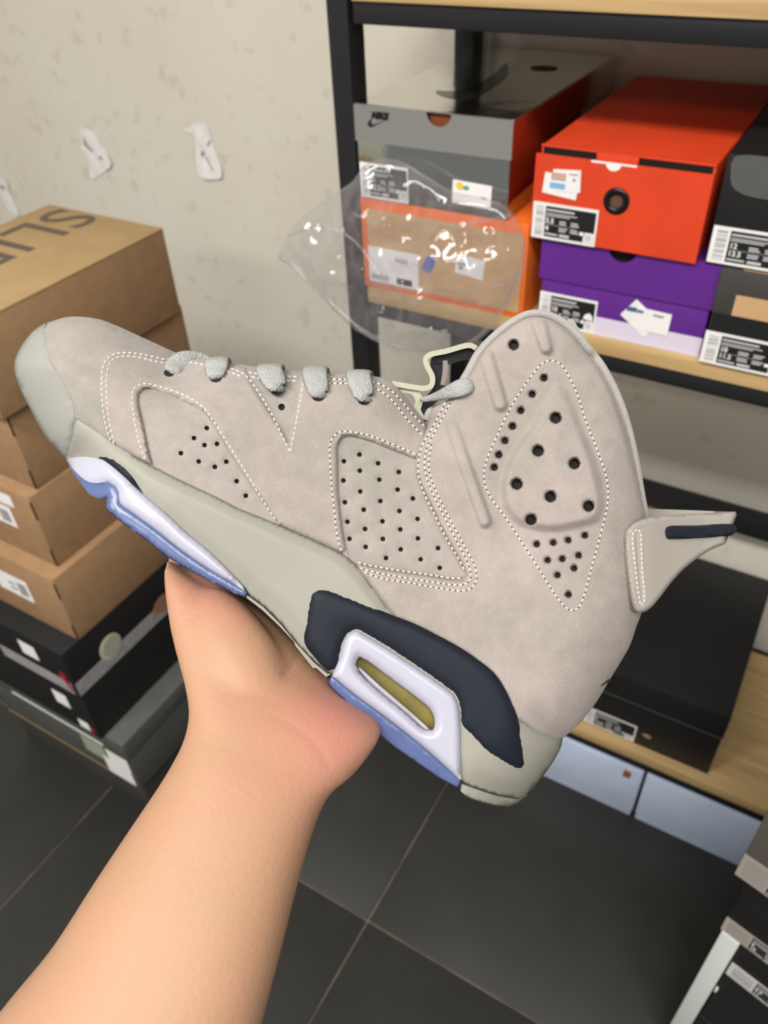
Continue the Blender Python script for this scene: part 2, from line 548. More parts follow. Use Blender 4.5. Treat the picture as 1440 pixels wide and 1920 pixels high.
# bright orange box with a tan front panel
b = Box('bright_orange_shoe_box', 'bright orange shoe box with a tan front panel, seen through a clear plastic bag', -.5842, -.344, .902, 1.262, .985, 1.108, orange_card)
b.rect('front_panel', .010, .008, .224, .102, tan_card, None, .0004)
L = b.rect('address_label', .010, .010, .078, .050, white_paper, None, .0012)
tag(b.bars('barcode', [(.014 + .0028 * i, .014, .0016, .008) for i in range(10)], print_grey, L, .0022), kind='stuff')
tag(b.bars('small_barcode', [(.052 + .0026 * i, .044, .0013, .006) for i in range(8)], print_grey, L, .0022), kind='stuff')
b.bars('label_print', [(.054, .013, .024, .009)], print_black, L, .0022)
b.decal('blue_sticker', catmull(np.array([(.094, .040), (.105, .038), (.113, .056), (.112, .063), (.101, .060)]), .004, True), mat('blue_tape', (86, 104, 170), 0.6), None, .0010)
st = b.rect('price_sticker', .142, .046, .04, .026, white_paper, None, .0010, rot=-.1)
b.bars('sticker_print', [(.146, .058, .012, .003), (.148, .052, .006, .005)], print_grey, st, .0022)

# orange red drawer box with a round black eyelet
b = Box('orange_red_shoe_box', 'orange red drawer shoe box with a black ring eyelet, on the purple box', -.338, -.147, .904, 1.256, 1.0985, 1.199, orange_red)
fa = b.fy
a = b.w / 2
ring_c = (.0955, .0545)
P = np.array([(-.002, .000), (b.w + .001, .000), (b.w + .001, b.h - .0065), (-.002, b.h - .0065)])
V, F = fill2d(P, [circle(*ring_c, .0125, 20)], 1e6)
n = len(V)
def dplace(u, v, d):
    return (u - a, fa - .010 + d, v)
A = [dplace(u, v, 0) for u, v in V] + [dplace(u, v, .003) for u, v in V]
Q = [list(f) for f in F] + [[i + n for i in f[::-1]] for f in F] + [[q, p, p + n, q + n] for p, q in boundary_loops(F)]
obj('drawer_front', A, Q, orange_red, b.o)
b.fy = fa - .010
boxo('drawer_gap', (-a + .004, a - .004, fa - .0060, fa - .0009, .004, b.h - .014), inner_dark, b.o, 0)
boxo('lid_edge', (-a, a, fa - .0012, fa + .004, b.h - .0012, b.h + .0012), orange_red, b.o, .0005)
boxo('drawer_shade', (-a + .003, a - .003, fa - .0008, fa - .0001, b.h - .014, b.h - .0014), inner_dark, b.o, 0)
boxo('lid_tongue', (-a + .066, -a + .112, fa - .0066, fa - .0010, b.h - .0085, b.h + .0006), orange_red, b.o, .0005)
b.decal('white_edge', [(.062, .0920), (.112, .0920), (.112, .0942), (.062, .0942)], white_paper, None, -.0002)
b.decal('thumb_notch', [(.079 + .0165 / 2 + .0085 * math.cos(t), .0930 + .0075 * math.sin(t)) for t in np.linspace(math.pi, 2 * math.pi, 11)], white_paper, None, 0)
def ring_mesh(name, cx, cz, R, r, y, M, parent, squash=1.0):
    V, F = [], []
    nu, nv = 28, 10
    for i in range(nu):
        t = 2 * math.pi * i / nu
        for j in range(nv):
            p = 2 * math.pi * j / nv
            V.append((cx + (R + r * math.cos(p)) * math.cos(t), y - r * squash * math.sin(p), cz + (R + r * math.cos(p)) * math.sin(t)))
            F.append((i * nv + j, i * nv + (j + 1) % nv, ((i + 1) % nu) * nv + (j + 1) % nv, ((i + 1) % nu) * nv + j))
    return obj(name, V, F, M, parent, True)
ring_mesh('eyelet_ring', ring_c[0] - a, ring_c[1], .0112, .0036, b.fy, mat('black_plastic', (12, 12, 13), .25), b.o, .6)
slab('eyelet_back', circle(ring_c[0], ring_c[1], .0125, 16), .001, lambda u, v, d: (u - a, b.fy + .0022 + d, v), mat('eyelet_brown', (96, 66, 56), .6), b.o)  # brownish backing seen through the ring
b.label(.000, .000, .078, .042, '5.5', '4', seed=5)
st = b.rect('price_sticker', .009, .053, .041, .023, white_paper, None, .0006, rot=-.09)
s2 = b.rect('price_sticker', .022, .056, .032, .024, white_paper, None, .0010, rot=.07)
b.bars('sticker_print', [(.019, .069, .017, .008)], mat('print_rose', (196, 160, 146), .7), s2, .0022)
b.bars('sticker_print', [(.018, .060, .018, .006)], mat('print_sky', (120, 176, 214), .7), s2, .0022)
b.bars('sticker_print', [(.0395, .0765, .010, .0012), (.044, .070, .003, .003)], print_grey, s2, .0022)

# purple box with white base band
b = Box('purple_shoe_box', 'purple shoe box with a white base band, under the orange red box', -.326, -.118, .900, 1.255, .985, 1.0985, purple_card, purple_card, .052,
        notch=(-.006, .0165), over=.003)
b.fy += .003
b.rect('base_band', .003, .0004, .202, .024, lilac_card, None, .0003)
b.label(.003, .0010, .074, .043, '10', '11.5', lift=.0008, emblem=True, seed=8)
s1 = b.rect('price_sticker', .106, .034, .040, .028, white_paper, None, .0010, rot=-.62)
s2 = b.rect('price_sticker', .125, .020, .040, .028, white_paper, None, .0016, rot=-.03)
b.bars('sticker_print', [(.113, .042, .012, .005), (.126, .042, .007, .003)], print_blue, s1, .0032)
b.bars('sticker_print', [(.145, .041, .012, .0025)], print_grey, s2, .0032)
# black box far right
b = Box('black_flap_shoe_box', 'black shoe box with a grey rounded flap and size 12 label', -.138, .065, .900, 1.245, 1.0985, 1.213, black_card)
b.decal('grey_flap', catmull(np.array([(.006, .112), (.006, .098), (.010, .085), (.022, .078), (.10, .076), (.19, .078), (.197, .112), (.10, .112)]), .006, True), grey_card, None, .0003, .0012)
b.label(.002, .003, .092, .040, '12', '13.5', seed=11)
# tan and black box under it
b = Box('tan_striped_black_shoe_box', 'charcoal shoe box with tan stripes and size 10 label, under the black flap box', -.118, .085, .893, 1.25, .985, 1.0985, charcoal_card, charcoal_card, .050)
b.rect('lid_stripe', .022, .064, .18, .024, tan_card, None, .0003)
boxo('top_stripe', (-.1015 + .022, .10, b.fy + .006, b.fy + .012, .1130, .1140), tan_card, b.o, 0)
b.rect('front_stripe', .074, .001, .127, .060, tan_card, None, -.0008)
b.rect('front_black_card', .003, .001, .072, .0615, black_card, None, -.0006)  # black section of the box front
b.label(.0, .001, .092, .040, '10', '11.5', lift=.0002, seed=12)

# top shelf boxes: only their lower edges show
b = Box('black_shoe_box_on_top_shelf', 'black shoe box on the top shelf with a pale bottom edge', -.300, -.108, .93, 1.26, 1.3515, 1.47, black_card)
b.rect('pale_edge', .001, .0008, .190, .0018, white_paper, None, .0003)
b = Box('olive_shoe_box_on_top_shelf', 'dark olive shoe box at the right end of the top shelf', -.088, .11, .93, 1.26, 1.3515, 1.47, mat('olive_card', (70, 74, 52), .6))
b.rect('pale_edge', .001, .0008, .190, .0015, print_grey, None, .0003)

# lower shelf
b = Box('wide_black_shoe_box', 'large black shoe box on the lowest shelf of the rack', -.175, .056, .915, 1.262, .204, .372, black_card, black_card, .060)
b.rect('lid_edge', .002, .1082, .227, .0018, grey_card, None, .0002)
b.label(.005, .004, .094, .046, '9', '10.5', lift=-.0008, seed=15)
b.decal('oval_mark', circle(.118, .036, .008, 14, .005), kraft_lid, None, -.0008)
# pale blue boxes below
for i, (x0, x1) in enumerate(((-.30, -.0435), (-.0375, .225))):
    b = Box('pale_blue_shoe_box', ('pale blue shoe box on the floor under the rack, nearer the sneaker heel',
            'pale blue shoe box on the floor under the rack, beside the dark stack')[i], x0, x1, .900, 1.24, 0, .150, pale_blue, pale_blue, .128, over=.0018,
            group='pale blue boxes under the rack')
    if i == 0:
        b.decal('tape_scrap', [(.222, .120), (.236, .120), (.237, .140), (.224, .142)], mat('amber_tape', (150, 96, 40), .4), None)

# ------------------------------------------------------------------ box stack by the wall
stk = 'brown boxes in the tall stack by the wall'
def brown(label, x1, y0, z0, z1, lid=True, lab=None, wdt=.245, ln=.352):
    b = Box('brown_cardboard_shoe_box', label, x1 - wdt, x1, y0, y0 + ln, z0, z1, kraft, kraft, (z1 - z0) - .005, over=.0012, group=stk)
    h = z1 - z0
    for q in (.03, .70):
        boxo('corner_slot', (wdt / 2 - .0022, wdt / 2 + .0004, b.fy - .0004, b.fy + .0014, h * q, h * q + h * .24), mat('slot_shadow', (60, 42, 28), .9), b.o, 0)
    if lab:
        L = b.rect('shipping_label', *lab, white_paper, None, .0008)
        x, z, w_, h_ = lab
        b.bars('label_print', [(x + w_ * .68, z + h_ * .2, w_ * .22, h_ * .6), (x + w_ * .4, z + h_ * .3, w_ * .18, h_ * .1), (x + w_ * .4, z + h_ * .55, w_ * .18, h_ * .1)], print_grey, L, .0024)
    return b
b = brown('lowest brown cardboard box of the stack, resting on black boxes', -.897, .465, .490, .630, lab=(.085, .052, .082, .047))
b = brown('second lowest brown cardboard box of the stack', -.911, .489, .630, .769, lab=(.095, .058, .09, .04))
b.rect('small_label', .125, .104, .075, .022, white_paper, None, .0008)
b = brown('brown cardboard box of the stack just below the lettered one', -.913, .507, .769, .905)
tb = Box('lettered_cardboard_shoe_box', 'topmost cardboard box of the brown stack with large grey letters on its lid', -1.143, -.897, .492, .842, .905, 1.039, kraft, kraft_lid, .004, over=.0004, group=stk)
V, F = text_geo('SLIDE', .142, .00015)
V = [(-1.111 + 1.020 + v[1], .838 - .667 - v[0] * .93, .1345 + v[2]) for v in V]
obj('lid_lettering', V, F, mat('print_dark_grey', (92, 82, 68), .8), tb.o)
# black boxes and grey boxes under them
def striped(label, x0, x1, y0, y1, z0, z1, top_band):
    b = Box('black_striped_shoe_box', label, x0, x1, y0, y1, z0, z1, black_card, group='black boxes under the brown stack')
    return b
stripe_grey = mat('speckled_stripe', (150, 147, 148), .6, var=.08, vscale=90)
red_mark = mat('red_mark', (150, 30, 40), .6)
b = striped('black shoe box with a speckled grey side stripe and round badge, under the brown boxes', -1.25, -.900, .430, .800, .378, .490, 1)
a, h = b.w / 2, b.h
boxo('side_stripe', (a - .001, a + .0006, b.fy + .001, -b.fy, .004, .036), stripe_grey, b.o, 0)
b.rect('front_stripe', .16, .004, .18, .030, stripe_grey, None, .0004)
b.rect('paper_tag', .235, .055, .040, .034, white_paper, None, .0008)
b.decal('red_mark', [(.318, .045), (.326, .06), (.334, .05), (.340, .01), (.334, .01)], red_mark, None, .0008)
def side_disc(cy, cz, ry, rz, M, name, parent, x):
    P = circle(cy, cz, ry, 18, rz)
    return slab(name, P, .0008, lambda u, v, d: (x + d, u, v), M, parent)
dsk = side_disc(b.fy + .085, .046, .024, .026, mat('badge_cream', (196, 190, 168), .6), 'round_badge', b.o, a + .0004)
side_disc(b.fy + .087, .046, .020, .022, mat('badge_inner', (168, 164, 148), .6), 'badge_face', dsk, a + .0014)
side_disc(b.fy + .215, .034, .026, .018, mat('badge_brown', (150, 108, 82), .6), 'shoe_print', b.o, a + .0004)
b = striped('black shoe box with a plain dark side, on the grey boxes by the wall', -1.25, -.900, .432, .800, .254, .378, 0)
b.rect('paper_tag', .262, .058, .036, .036, white_paper, None, .0008)
b.rect('paper_tag', .334 - .03, .012, .026, .022, white_paper, None, .0008)
b.decal('red_mark', [(.332, .012), (.342, .012), (.342, .026), (.336, .032)], red_mark, None, .0008)
b = Box('grey_shoe_box', 'grey lidded shoe box under the black boxes by the wall', -1.24, -.857, .440, .80, .105, .254, grey_card, grey_card, .045, over=.003)
b.rect('white_edge', .07, .104, .25, .006, white_paper, None, .0002)
b.rect('paper_tag', .250, .040, .06, .05, mat('dull_green_paper', (150, 158, 140), .7), None, -.002)
b.rect('paper_tag', .300, .004, .07, .052, white_paper, None, -.0014)
b.rect('paper_tag', .322, .058, .055, .040, white_paper, None, .0008)
b.rect('bottom_edge', .003, .0004, .30, .004, kraft_lid, None, -.0024)
b = Box('dark_grey_shoe_box', 'dark grey shoe box on the floor, lowest of the stack by the wall', -1.24, -.872, .452, .80, 0, .105, charcoal_card)

# ------------------------------------------------------------------ dark stack at the edge of the rack
st_g = 'dark boxes stacked before the rack'
b = Box('charcoal_shoe_box', 'charcoal shoe box with a dull label, topmost of the stack before the rack', .096, .33, .548, .875, .560, .725, mat('warm_charcoal_card', (92, 86, 80), .6), group=st_g, rz=-.24)
b.label(.0, .001, .1, .047, '10.5', '12', card=mat('dull_paper', (170, 158, 146), .7), sw=.34, seed=21)
boxo('silver_edge', (-b.w / 2, b.w / 2, b.fy - .0015, b.fy + .02, .157, .1655), mat('pale_silver_card', (170, 178, 180), .4), b.o, .001)
b = Box('black_shoe_box', 'black shoe box with a grey size label, second from the top before the rack', .110, .34, .550, .878, .424, .560, black_card, black_card, .03, group=st_g, rz=-.24, over=.001)
b.label(.0, .002, .1, .034, '9', '10', card=mat('dull_paper', (170, 158, 146), .7), sw=.34, lift=-.0002, seed=22)
b = Box('black_shoe_box', 'black shoe box with a bright size label, third from the top before the rack', .137, .36, .550, .878, .325, .424, black_card, group=st_g, rz=-.24)
b.label(.002, .002, .1, .036, '9.5', '11', card=mat('dull_paper_white', (205, 202, 200), .7), sw=.34, seed=23)
b = Box('black_shoe_box', 'black shoe box with a scuffed corner beside the white post', .139, .36, .552, .878, .165, .325, black_card, black_card, .05, group=st_g, rz=-.24, over=.001)
boxo('scuffed_corner', (-b.w / 2 - .0004, -b.w / 2 + .003, b.fy - .0004, b.fy + .003, .09, .105), white_paper, b.o, .001)
b = Box('black_shoe_box', 'black shoe box on the floor, lowest of the stack before the rack', .139, .36, .552, .878, 0, .165, black_card, black_card, .05, group=st_g, rz=-.24, over=.001)
wb = empty('white_post', (.112, .548, 0), 'white square post standing beside the dark stack of boxes', 'post', None, -.24)
boxo('shaft', (0, .023, 0, .022, .004, .4236), board_white, wb, .001)
boxo('foot_plate', (-.001, .024, -.001, .023, 0, .004), board_white, wb, .0006)

# ------------------------------------------------------------------ paper scraps on the wall
def scrap(label, x, z, P, curl, marks, seed):
    P = catmull(np.array(P, float), .006, True)
    V, F = fill2d(P, (), .006)
    r = np.random.default_rng(seed)
    ph = r.uniform(0, 6, 3)
    def yy(u, v):
        return -.0008 - .0022 * (np.sin(u * 150 + ph[0]) * np.sin(v * 90 + ph[1]) + 1) * .6 - curl(u, v)
    W3 = [(u, yy(u, v), v) for u, v in V]
    B3 = [(p[0], p[1] + .0004, p[2]) for p in W3]
    n = len(V)
    Q = [list(f) for f in F] + [[i + n for i in f[::-1]] for f in F] + [[q, p, p + n, q + n] for p, q in boundary_loops(F)]
    o = obj('paper_scrap', W3 + B3, Q, white_paper, None, True, 50)
    o.location = (x, 1.285, z)
    tag(o, label, 'paper', 'torn paper labels on the wall')
    for Mk in marks:
        Mk = np.array(Mk)
        VV, FF = fill2d(Mk, (), 1e6)
        obj('pencil_mark', [(u, yy(u, v) - .0005, v) for u, v in VV], FF, print_grey, o)
scrap('torn white paper label curling at its foot, between the other two wall scraps', -1.527, .958,
      [(-.030, .044), (-.004, .046), (.022, .034), (.036, .006), (.048, -.018), (.036, -.030), (.006, -.046), (-.018, -.058), (-.034, -.062), (-.030, -.020), (-.042, .006), (-.034, .012)],
      lambda u, v: .010 * np.clip((u - v * .5 - .03) / .05, 0, 1) ** 1.5, [[(-.03, .012), (-.024, .03), (-.018, .012), (-.005, .0), (-.012, -.002)], [(.006, -.012), (.02, -.016), (.016, -.006)]], 3)
scrap('torn white paper label with a pencil arrow, nearest the rack', -1.198, .996,
      [(-.018, .048), (.016, .050), (.022, .020), (.036, -.040), (.034, -.048), (-.024, -.054), (-.030, -.046), (-.026, .000), (-.024, .026), (-.048, .036), (-.034, .042)],
      lambda u, v: .004 * np.clip(-(v + .02) / .04, 0, 1), [[(.016, .022), (.020, .022), (-.004, -.008), (-.014, -.014), (-.012, -.004)], [(-.004, -.012), (.012, -.036), (.016, -.036), (.0, -.010)]], 4)
scrap('torn white paper label cut by the picture edge above the lettered box', -1.905, .812,
      [(-.03, .046), (.008, .050), (.030, .036), (.024, .004), (.030, -.046), (.014, -.052), (-.004, -.044), (-.016, .000)],
      lambda u, v: .004 * np.clip(v / .05, 0, 1), [[(-.01, .02), (.004, .026), (.014, .018), (.004, .014)]], 5)
# ------------------------------------------------------------------ sneaker
# The side view of the shoe is traced in image pixels (about a quarter millimetre each), unprojected through the camera;
# the body function gives how far the surface stands out from the shoe's middle plane.
D0 = 0.388
SHOE = CAM + FWD * D0
def P3(x, y, wv):
    x, y, wv = np.asarray(x, float), np.asarray(y, float), np.asarray(wv, float)
    z = D0 - wv
    return (CAM - SHOE) + ((x - 720) / FOC * z)[..., None] * RIGHT + ((960 - y) / FOC * z)[..., None] * UP + z[..., None] * FWD
def mirror(P):
    """Reflect shoe points through the shoe's middle plane."""
    P = np.asarray(P, float)
    k = P @ FWD
    return P - 2 * k[..., None] * FWD
TOE = catmull([(124, 861), (89, 824), (58, 770), (37, 727), (26, 688), (33, 661), (50, 634), (70, 614), (101, 601), (128, 594), (156, 594), (187, 599), (222, 612), (257, 628), (296, 646), (331, 662)], 12)
VAMP = catmull([(331, 662), (351, 667), (389, 673), (434, 681), (482, 688), (535, 694), (610, 700), (648, 701), (696, 704), (715, 708), (734, 717), (749, 730), (764, 749), (779, 768), (799, 794)], 12)
COLLAR = catmull([(843, 745), (862, 712), (873, 693), (889, 663), (907, 641), (934, 616), (962, 596), (984, 585), (1007, 582), (1032, 587), (1051, 596), (1068, 608), (1087, 625), (1102, 645), (1118, 664)], 10)
ACHIL = catmull([(1118, 664), (1133, 684), (1155, 724), (1173, 769), (1187, 818), (1198, 871), (1207, 924), (1214, 964), (1217, 1010), (1216, 1060), (1211, 1110), (1203, 1149), (1194, 1173),
                 (1181, 1211), (1164, 1241), (1143, 1275), (1120, 1314), (1094, 1348), (1070, 1373), (1055, 1384)], 12)
HEEL = catmull([(1055, 1384), (1053, 1398), (1038, 1427), (1016, 1458), (989, 1489), (971, 1506), (953, 1513)], 10)
def ground(x, y):
    s = (950 - x) * .785 + (1510 - y) * .62
    t = (x - 950) * .62 - (y - 1510) * .785
    return s, t
def rnd(d, R, fl):
    q = 1 - np.clip(d / R, 0, 1)
    return fl + (1 - fl) * np.sqrt(np.clip(1 - q ** 2, 0, 1))
def body(x, y):
    x, y = np.asarray(x, float), np.asarray(y, float)
    s, t = ground(x, y)
    wv = np.interp(s, [-150, 0, 300, 600, 850, 1000, 1200], [.0345, .0355, .037, .041, .0465, .0465, .044])
    wv = wv * (1 - .20 * np.clip((t - 120) / 620, 0, 1))
    wv = wv * rnd(seg_dist(TOE, x, y), 175, .10)
    wv = wv * rnd(seg_dist(VAMP, x, y), 120, .45)
    wv = wv * rnd(seg_dist(COLLAR, x, y), 60, .86)
    wv = wv * rnd(seg_dist(np.vstack([ACHIL, HEEL]), x, y), np.interp(y, [620, 960], [60, 125]), np.interp(y, [620, 720, 980], [.86, .78, .22]))
    return wv
def sstep(x):
    x = np.clip(x, 0, 1)
    return x * x * (3 - 2 * x)

suede = mat('grey_suede', (139, 133, 126), .95, spec=.1, rgb2=(155, 143, 139), mottle=.10, vscale=22, bump=.8, bscale=1500, bdist=.0005, sheen=.15)
suede_b = mat('grey_suede_panel', (136, 133, 125), .95, spec=.1, rgb2=(149, 140, 135), mottle=.10, vscale=26, bump=.8, bscale=1500, bdist=.0005, sheen=.15)
toe_mat = mat('toe_nubuck', (140, 140, 134), .75, spec=.2, var=.015, vscale=40, bump=.12, bscale=900, bdist=.0004)
mid_mat = mat('painted_midsole', (136, 134, 125), .5, spec=.25, var=.012, vscale=50, bump=.04, bscale=900)
navy = mat('navy_rubber', (22, 27, 36), .6, spec=.2, bump=.10, bscale=1200, bdist=.0004)
ice_white = mat('frosted_white_rubber', (164, 164, 178), .3, spec=.5, sss=.25, sss_rgb=(.01, .01, .012))
ice_blue = mat('translucent_blue_rubber', (78, 91, 132), .28, spec=.5, sss=.3, sss_rgb=(.006, .008, .014), var=.05, vscale=60)
thread = mat('cream_thread', (200, 194, 184), .7)
hole_dark = mat('needle_shadow', (30, 25, 23), .9)
needle = mat('needle_mark', (66, 58, 54), .9)
lace_mat = mat('grey_lace', (150, 151, 148), .8)
def braid(M):
    nt = M.node_tree
    v = nt.nodes.new('ShaderNodeTexVoronoi')
    v.inputs['Scale'].default_value = 1100
    tc = nt.nodes.new('ShaderNodeTexCoord')
    nt.links.new(tc.outputs['Object'], v.inputs['Vector'])
    bp = nt.nodes.new('ShaderNodeBump')
    bp.invert = True
    bp.inputs['Strength'].default_value = .8
    bp.inputs['Distance'].default_value = .0006
    nt.links.new(v.outputs['Distance'], bp.inputs['Height'])
    nt.links.new(bp.outputs['Normal'], nt.nodes['Principled BSDF'].inputs['Normal'])
braid(lace_mat)
felt = mat('felt_lining', (150, 146, 142), .95, var=.03, vscale=80, bump=.4, bscale=900, sheen=.3)
cream = mat('cream_tongue', (160, 158, 140), .8)
tab_mat = mat('heel_tab_rubber', (144, 138, 131), .5, spec=.3)
black_lin = mat('black_mesh_lining', (24, 24, 26), .9)

shoe = empty('high_top_sneaker', tuple(SHOE), 'light grey suede high-top sneaker with navy midsole panel held in a hand', 'sneaker')

def skin(name, outline, off, material, holes=(), spacing=7.0, thick=.0013, edge=4.0, edge_keep=.35, two=False, relief=None, rim=True, parent=None, angle=50, far_off=None, base=body):
    """A layer of the shoe: surface, rolled edge, and (two=True) its twin on the far side."""
    outline = np.asarray(outline, float)
    nb = []
    for p in outline:
        nb.append(p)
    ring = resample(np.vstack([outline, outline[:1]]), spacing * .8)
    e = np.roll(ring, -1, 0) - np.roll(ring, 1, 0)
    nn = np.stack([-e[:, 1], e[:, 0]], 1) / (np.linalg.norm(e, axis=1)[:, None] + 1e-9)
    a2 = np.sum(outline[:, 0] * np.roll(outline[:, 1], -1) - np.roll(outline[:, 0], -1) * outline[:, 1])
    ring = ring + nn * (edge if a2 > 0 else -edge)
    V, F = fill2d(outline, holes, spacing)
    x, y = V[:, 0], V[:, 1]
    d = seg_dist(outline, x, y, True)
    for h in holes:
        d = np.minimum(d, seg_dist(h, x, y, True) * 1.5)
    wv = base(x, y) + off - thick * (1 - edge_keep) * (1 - sstep(d / edge))
    if relief is not None:
        wv = wv + relief(x, y)
    # make triangles face the viewer
    A = V[F]
    cr = (A[:, 1, 0] - A[:, 0, 0]) * (A[:, 2, 1] - A[:, 0, 1]) - (A[:, 1, 1] - A[:, 0, 1]) * (A[:, 2, 0] - A[:, 0, 0])
    F = np.where((cr > 0)[:, None], F[:, ::-1], F)
    top = P3(x, y, wv)
    n = len(V)
    pts = [top]
    Q = [list(f) for f in F]
    bl = boundary_loops(F)
    if rim:
        pts.append(P3(x, y, wv - thick - .0012))
        Q += [[b_, a_, a_ + n, b_ + n] for a_, b_ in bl]
    if two:
        far = mirror(top)
        k = sum(len(p) for p in pts)
        pts.append(far)
        Q += [[i + k for i in f[::-1]] for f in F]
        s, t = None, None
        hv = set()
        for h in holes:
            pass
        for a_, b_ in bl:
            mx, my = (x[a_] + x[b_]) / 2, (y[a_] + y[b_]) / 2
            if two == 'open' and (seg_dist(COLLAR, np.array([mx]), np.array([my]))[0] < 14):
                continue
            if holes and min(seg_dist(h, np.array([mx]), np.array([my]), True)[0] for h in holes) < .5:
                continue
            Q.append([b_, a_, a_ + k, b_ + k])
    o = obj(name, np.vstack(pts), Q, material, parent or shoe, True, angle)
    return o
def cups(pts, radius, off, parent, depth=.0022, relief=None, material=hole_dark, squash=1.0):
    for (cx, cy) in pts:
        c = circle(cx, cy, radius, 12, radius * squash)
        w0 = body(c[:, 0], c[:, 1]) + off
        if relief is not None:
            w0 = w0 + relief(c[:, 0], c[:, 1])
        A = P3(c[:, 0], c[:, 1], w0 - .0004)
        B = P3(c[:, 0], c[:, 1], w0 - depth)
        Q = [[i, (i + 1) % 12, 12 + (i + 1) % 12, 12 + i] for i in range(12)] + [[12 + i for i in range(12)]]
        obj('perforation', np.vstack([A, B]), Q, material, parent)
def stitches(path, parent, off, relief=None, pitch=10.5, ln=7.6, wd=2.7, dots=True, name='stitching', base=body, high=.00055):
    L = resample(np.asarray(path, float), pitch)
    V, F, DV, DF = [], [], [], []
    for a_, b_ in zip(L[:-1], L[1:]):
        e = (b_ - a_) / (np.linalg.norm(b_ - a_) + 1e-9)
        nrm = np.array([-e[1], e[0]])
        c = (a_ + b_) / 2
        skew = nrm * .6
        P = [c - e * ln / 2 - skew, c - e * ln * .28 + nrm * wd / 2, c + e * ln * .28 + nrm * wd / 2, c + e * ln / 2 + skew, c + e * ln * .28 - nrm * wd / 2, c - e * ln * .28 - nrm * wd / 2]
        Qm = [c - e * ln * .25, c + e * ln * .25]
        P, Qm = np.array(P), np.array(Qm)
        lo = base(P[:, 0], P[:, 1]) + off
        hi = base(Qm[:, 0], Qm[:, 1]) + off + high
        if relief is not None:
            lo, hi = lo + relief(P[:, 0], P[:, 1]), hi + relief(Qm[:, 0], Qm[:, 1])
        k = len(V)
        V += list(P3(P[:, 0], P[:, 1], lo)) + list(P3(Qm[:, 0], Qm[:, 1], hi))
        F += [[k + i for i in f] for f in ((0, 1, 6), (1, 2, 7, 6), (2, 3, 7), (3, 4, 7), (4, 5, 6, 7), (5, 0, 6))]
        if dots:
            c2 = circle(a_[0], a_[1], 1.7, 6)
            q = base(c2[:, 0], c2[:, 1]) + off + .0002
            if relief is not None:
                q = q + relief(c2[:, 0], c2[:, 1])
            k2 = len(DV)
            DV += list(P3(c2[:, 0], c2[:, 1], q))
            DF.append([k2 + i for i in range(5, -1, -1)])
    o = tag(obj(name, V, F, thread, parent, True), kind='stuff')
    if dots:
        tag(obj('needle_holes', DV, DF, needle, parent), kind='stuff')
    return o
def T(pts, ox, oy, s):
    return [(ox + p[0] / s, oy + p[1] / s) for p in pts]
def Z1(p): return T(p, 0, 560, 2.5714)
def Z2(p): return T(p, 420, 640, 2.5714)
def Z3(p): return T(p, 760, 560, 2.25)
def Z4(p): return T(p, 420, 1040, 2.25)
def Z8(p): return T(p, 280, 640, 2.667)

# outlines
MIDTOP = Z1([(362, 575), (500, 662), (540, 695), (640, 755), (770, 825), (900, 890), (1050, 960), (1150, 1012), (1250, 1052)]) + \
    Z2([(270, 888), (400, 945), (500, 990), (570, 1025), (640, 1080), (690, 1140), (740, 1210), (800, 1290), (832, 1330)])
NAVTOP = Z4([(735, 265), (800, 290), (900, 340), (1000, 395), (1080, 450), (1140, 500), (1180, 560), (1210, 620), (1240, 690)])
HEELTOP = Z4([(1245, 692), (1290, 720), (1350, 755), (1400, 770), (1430, 770)])
F_HOLES = Z1([(997, 624), (935, 672), (986, 706), (1046, 700), (872, 745), (958, 785), (1091, 786), (1036, 811), (1141, 880), (1185, 950)])
V_HOLE = [(528, 763)]
M_HOLES = Z2([(653, 546), (578, 578), (743, 588), (655, 624), (843, 630), (576, 671), (749, 667), (657, 724), (837, 715), (911, 758), (583, 776), (754, 770), (674, 812), (846, 818), (595, 870),
              (764, 868), (933, 856), (680, 905), (850, 907), (605, 952), (766, 953), (935, 950), (683, 991), (852, 1003), (1032, 997), (781, 1045), (948, 1051), (1040, 1092)])

# base of the upper: toe box, sunken windows, body under the overlays
lower = catmull(MIDTOP + NAVTOP + HEELTOP, 12)
lower_in = lower + np.array([-8, 14])
up_out = np.vstack([TOE[TOE[:, 1] < 800][::1], VAMP[1:], np.array([(812, 775), (828, 757), (843, 748)]), COLLAR[1:], ACHIL[1:-2],
                    lower_in[::-1][2:]])
up_out = np.vstack([np.array([(122, 800), (70, 770)]), up_out[up_out[:, 0] > 0]])
up_out = resample(np.vstack([up_out, up_out[:1]]), 9)[:-1]
uholes = [circle(*p, 4.3, 10) for p in F_HOLES] + [circle(*V_HOLE[0], 6.2, 12)] + [circle(*p, 4.3, 10) for p in M_HOLES]
upper = skin('upper', up_out, 0.0, suede_b, uholes, 8.0, thick=.001, edge=3, two='open', rim=False)
cups(F_HOLES, 4.3, 0, upper)
cups(V_HOLE, 6.2, 0, upper)
cups(M_HOLES, 4.3, 0, upper)

# toe cap rubber
SEAM = Z1([(222, 114), (213, 150), (212, 180), (225, 240), (250, 310), (290, 380), (325, 440), (345, 480), (355, 530), (362, 575)])
toe_side = TOE[(TOE[:, 0] < 84) & (TOE[:, 1] > 600)]
toe_edge = np.vstack([np.array([(124, 861)]), TOE[1:][(TOE[1:, 1] > 607) & (TOE[1:, 0] < 125)]])
toe_out = np.vstack([toe_edge, catmull(SEAM, 10), np.array(Z1([(345, 650), (330, 730)]))])
toe_out = resample(np.vstack([toe_out, toe_out[:1]]), 7)[:-1]
skin('toe_cap', toe_out, .0016, toe_mat, (), 7, .0016, 5, .1, two=True, rim=True)

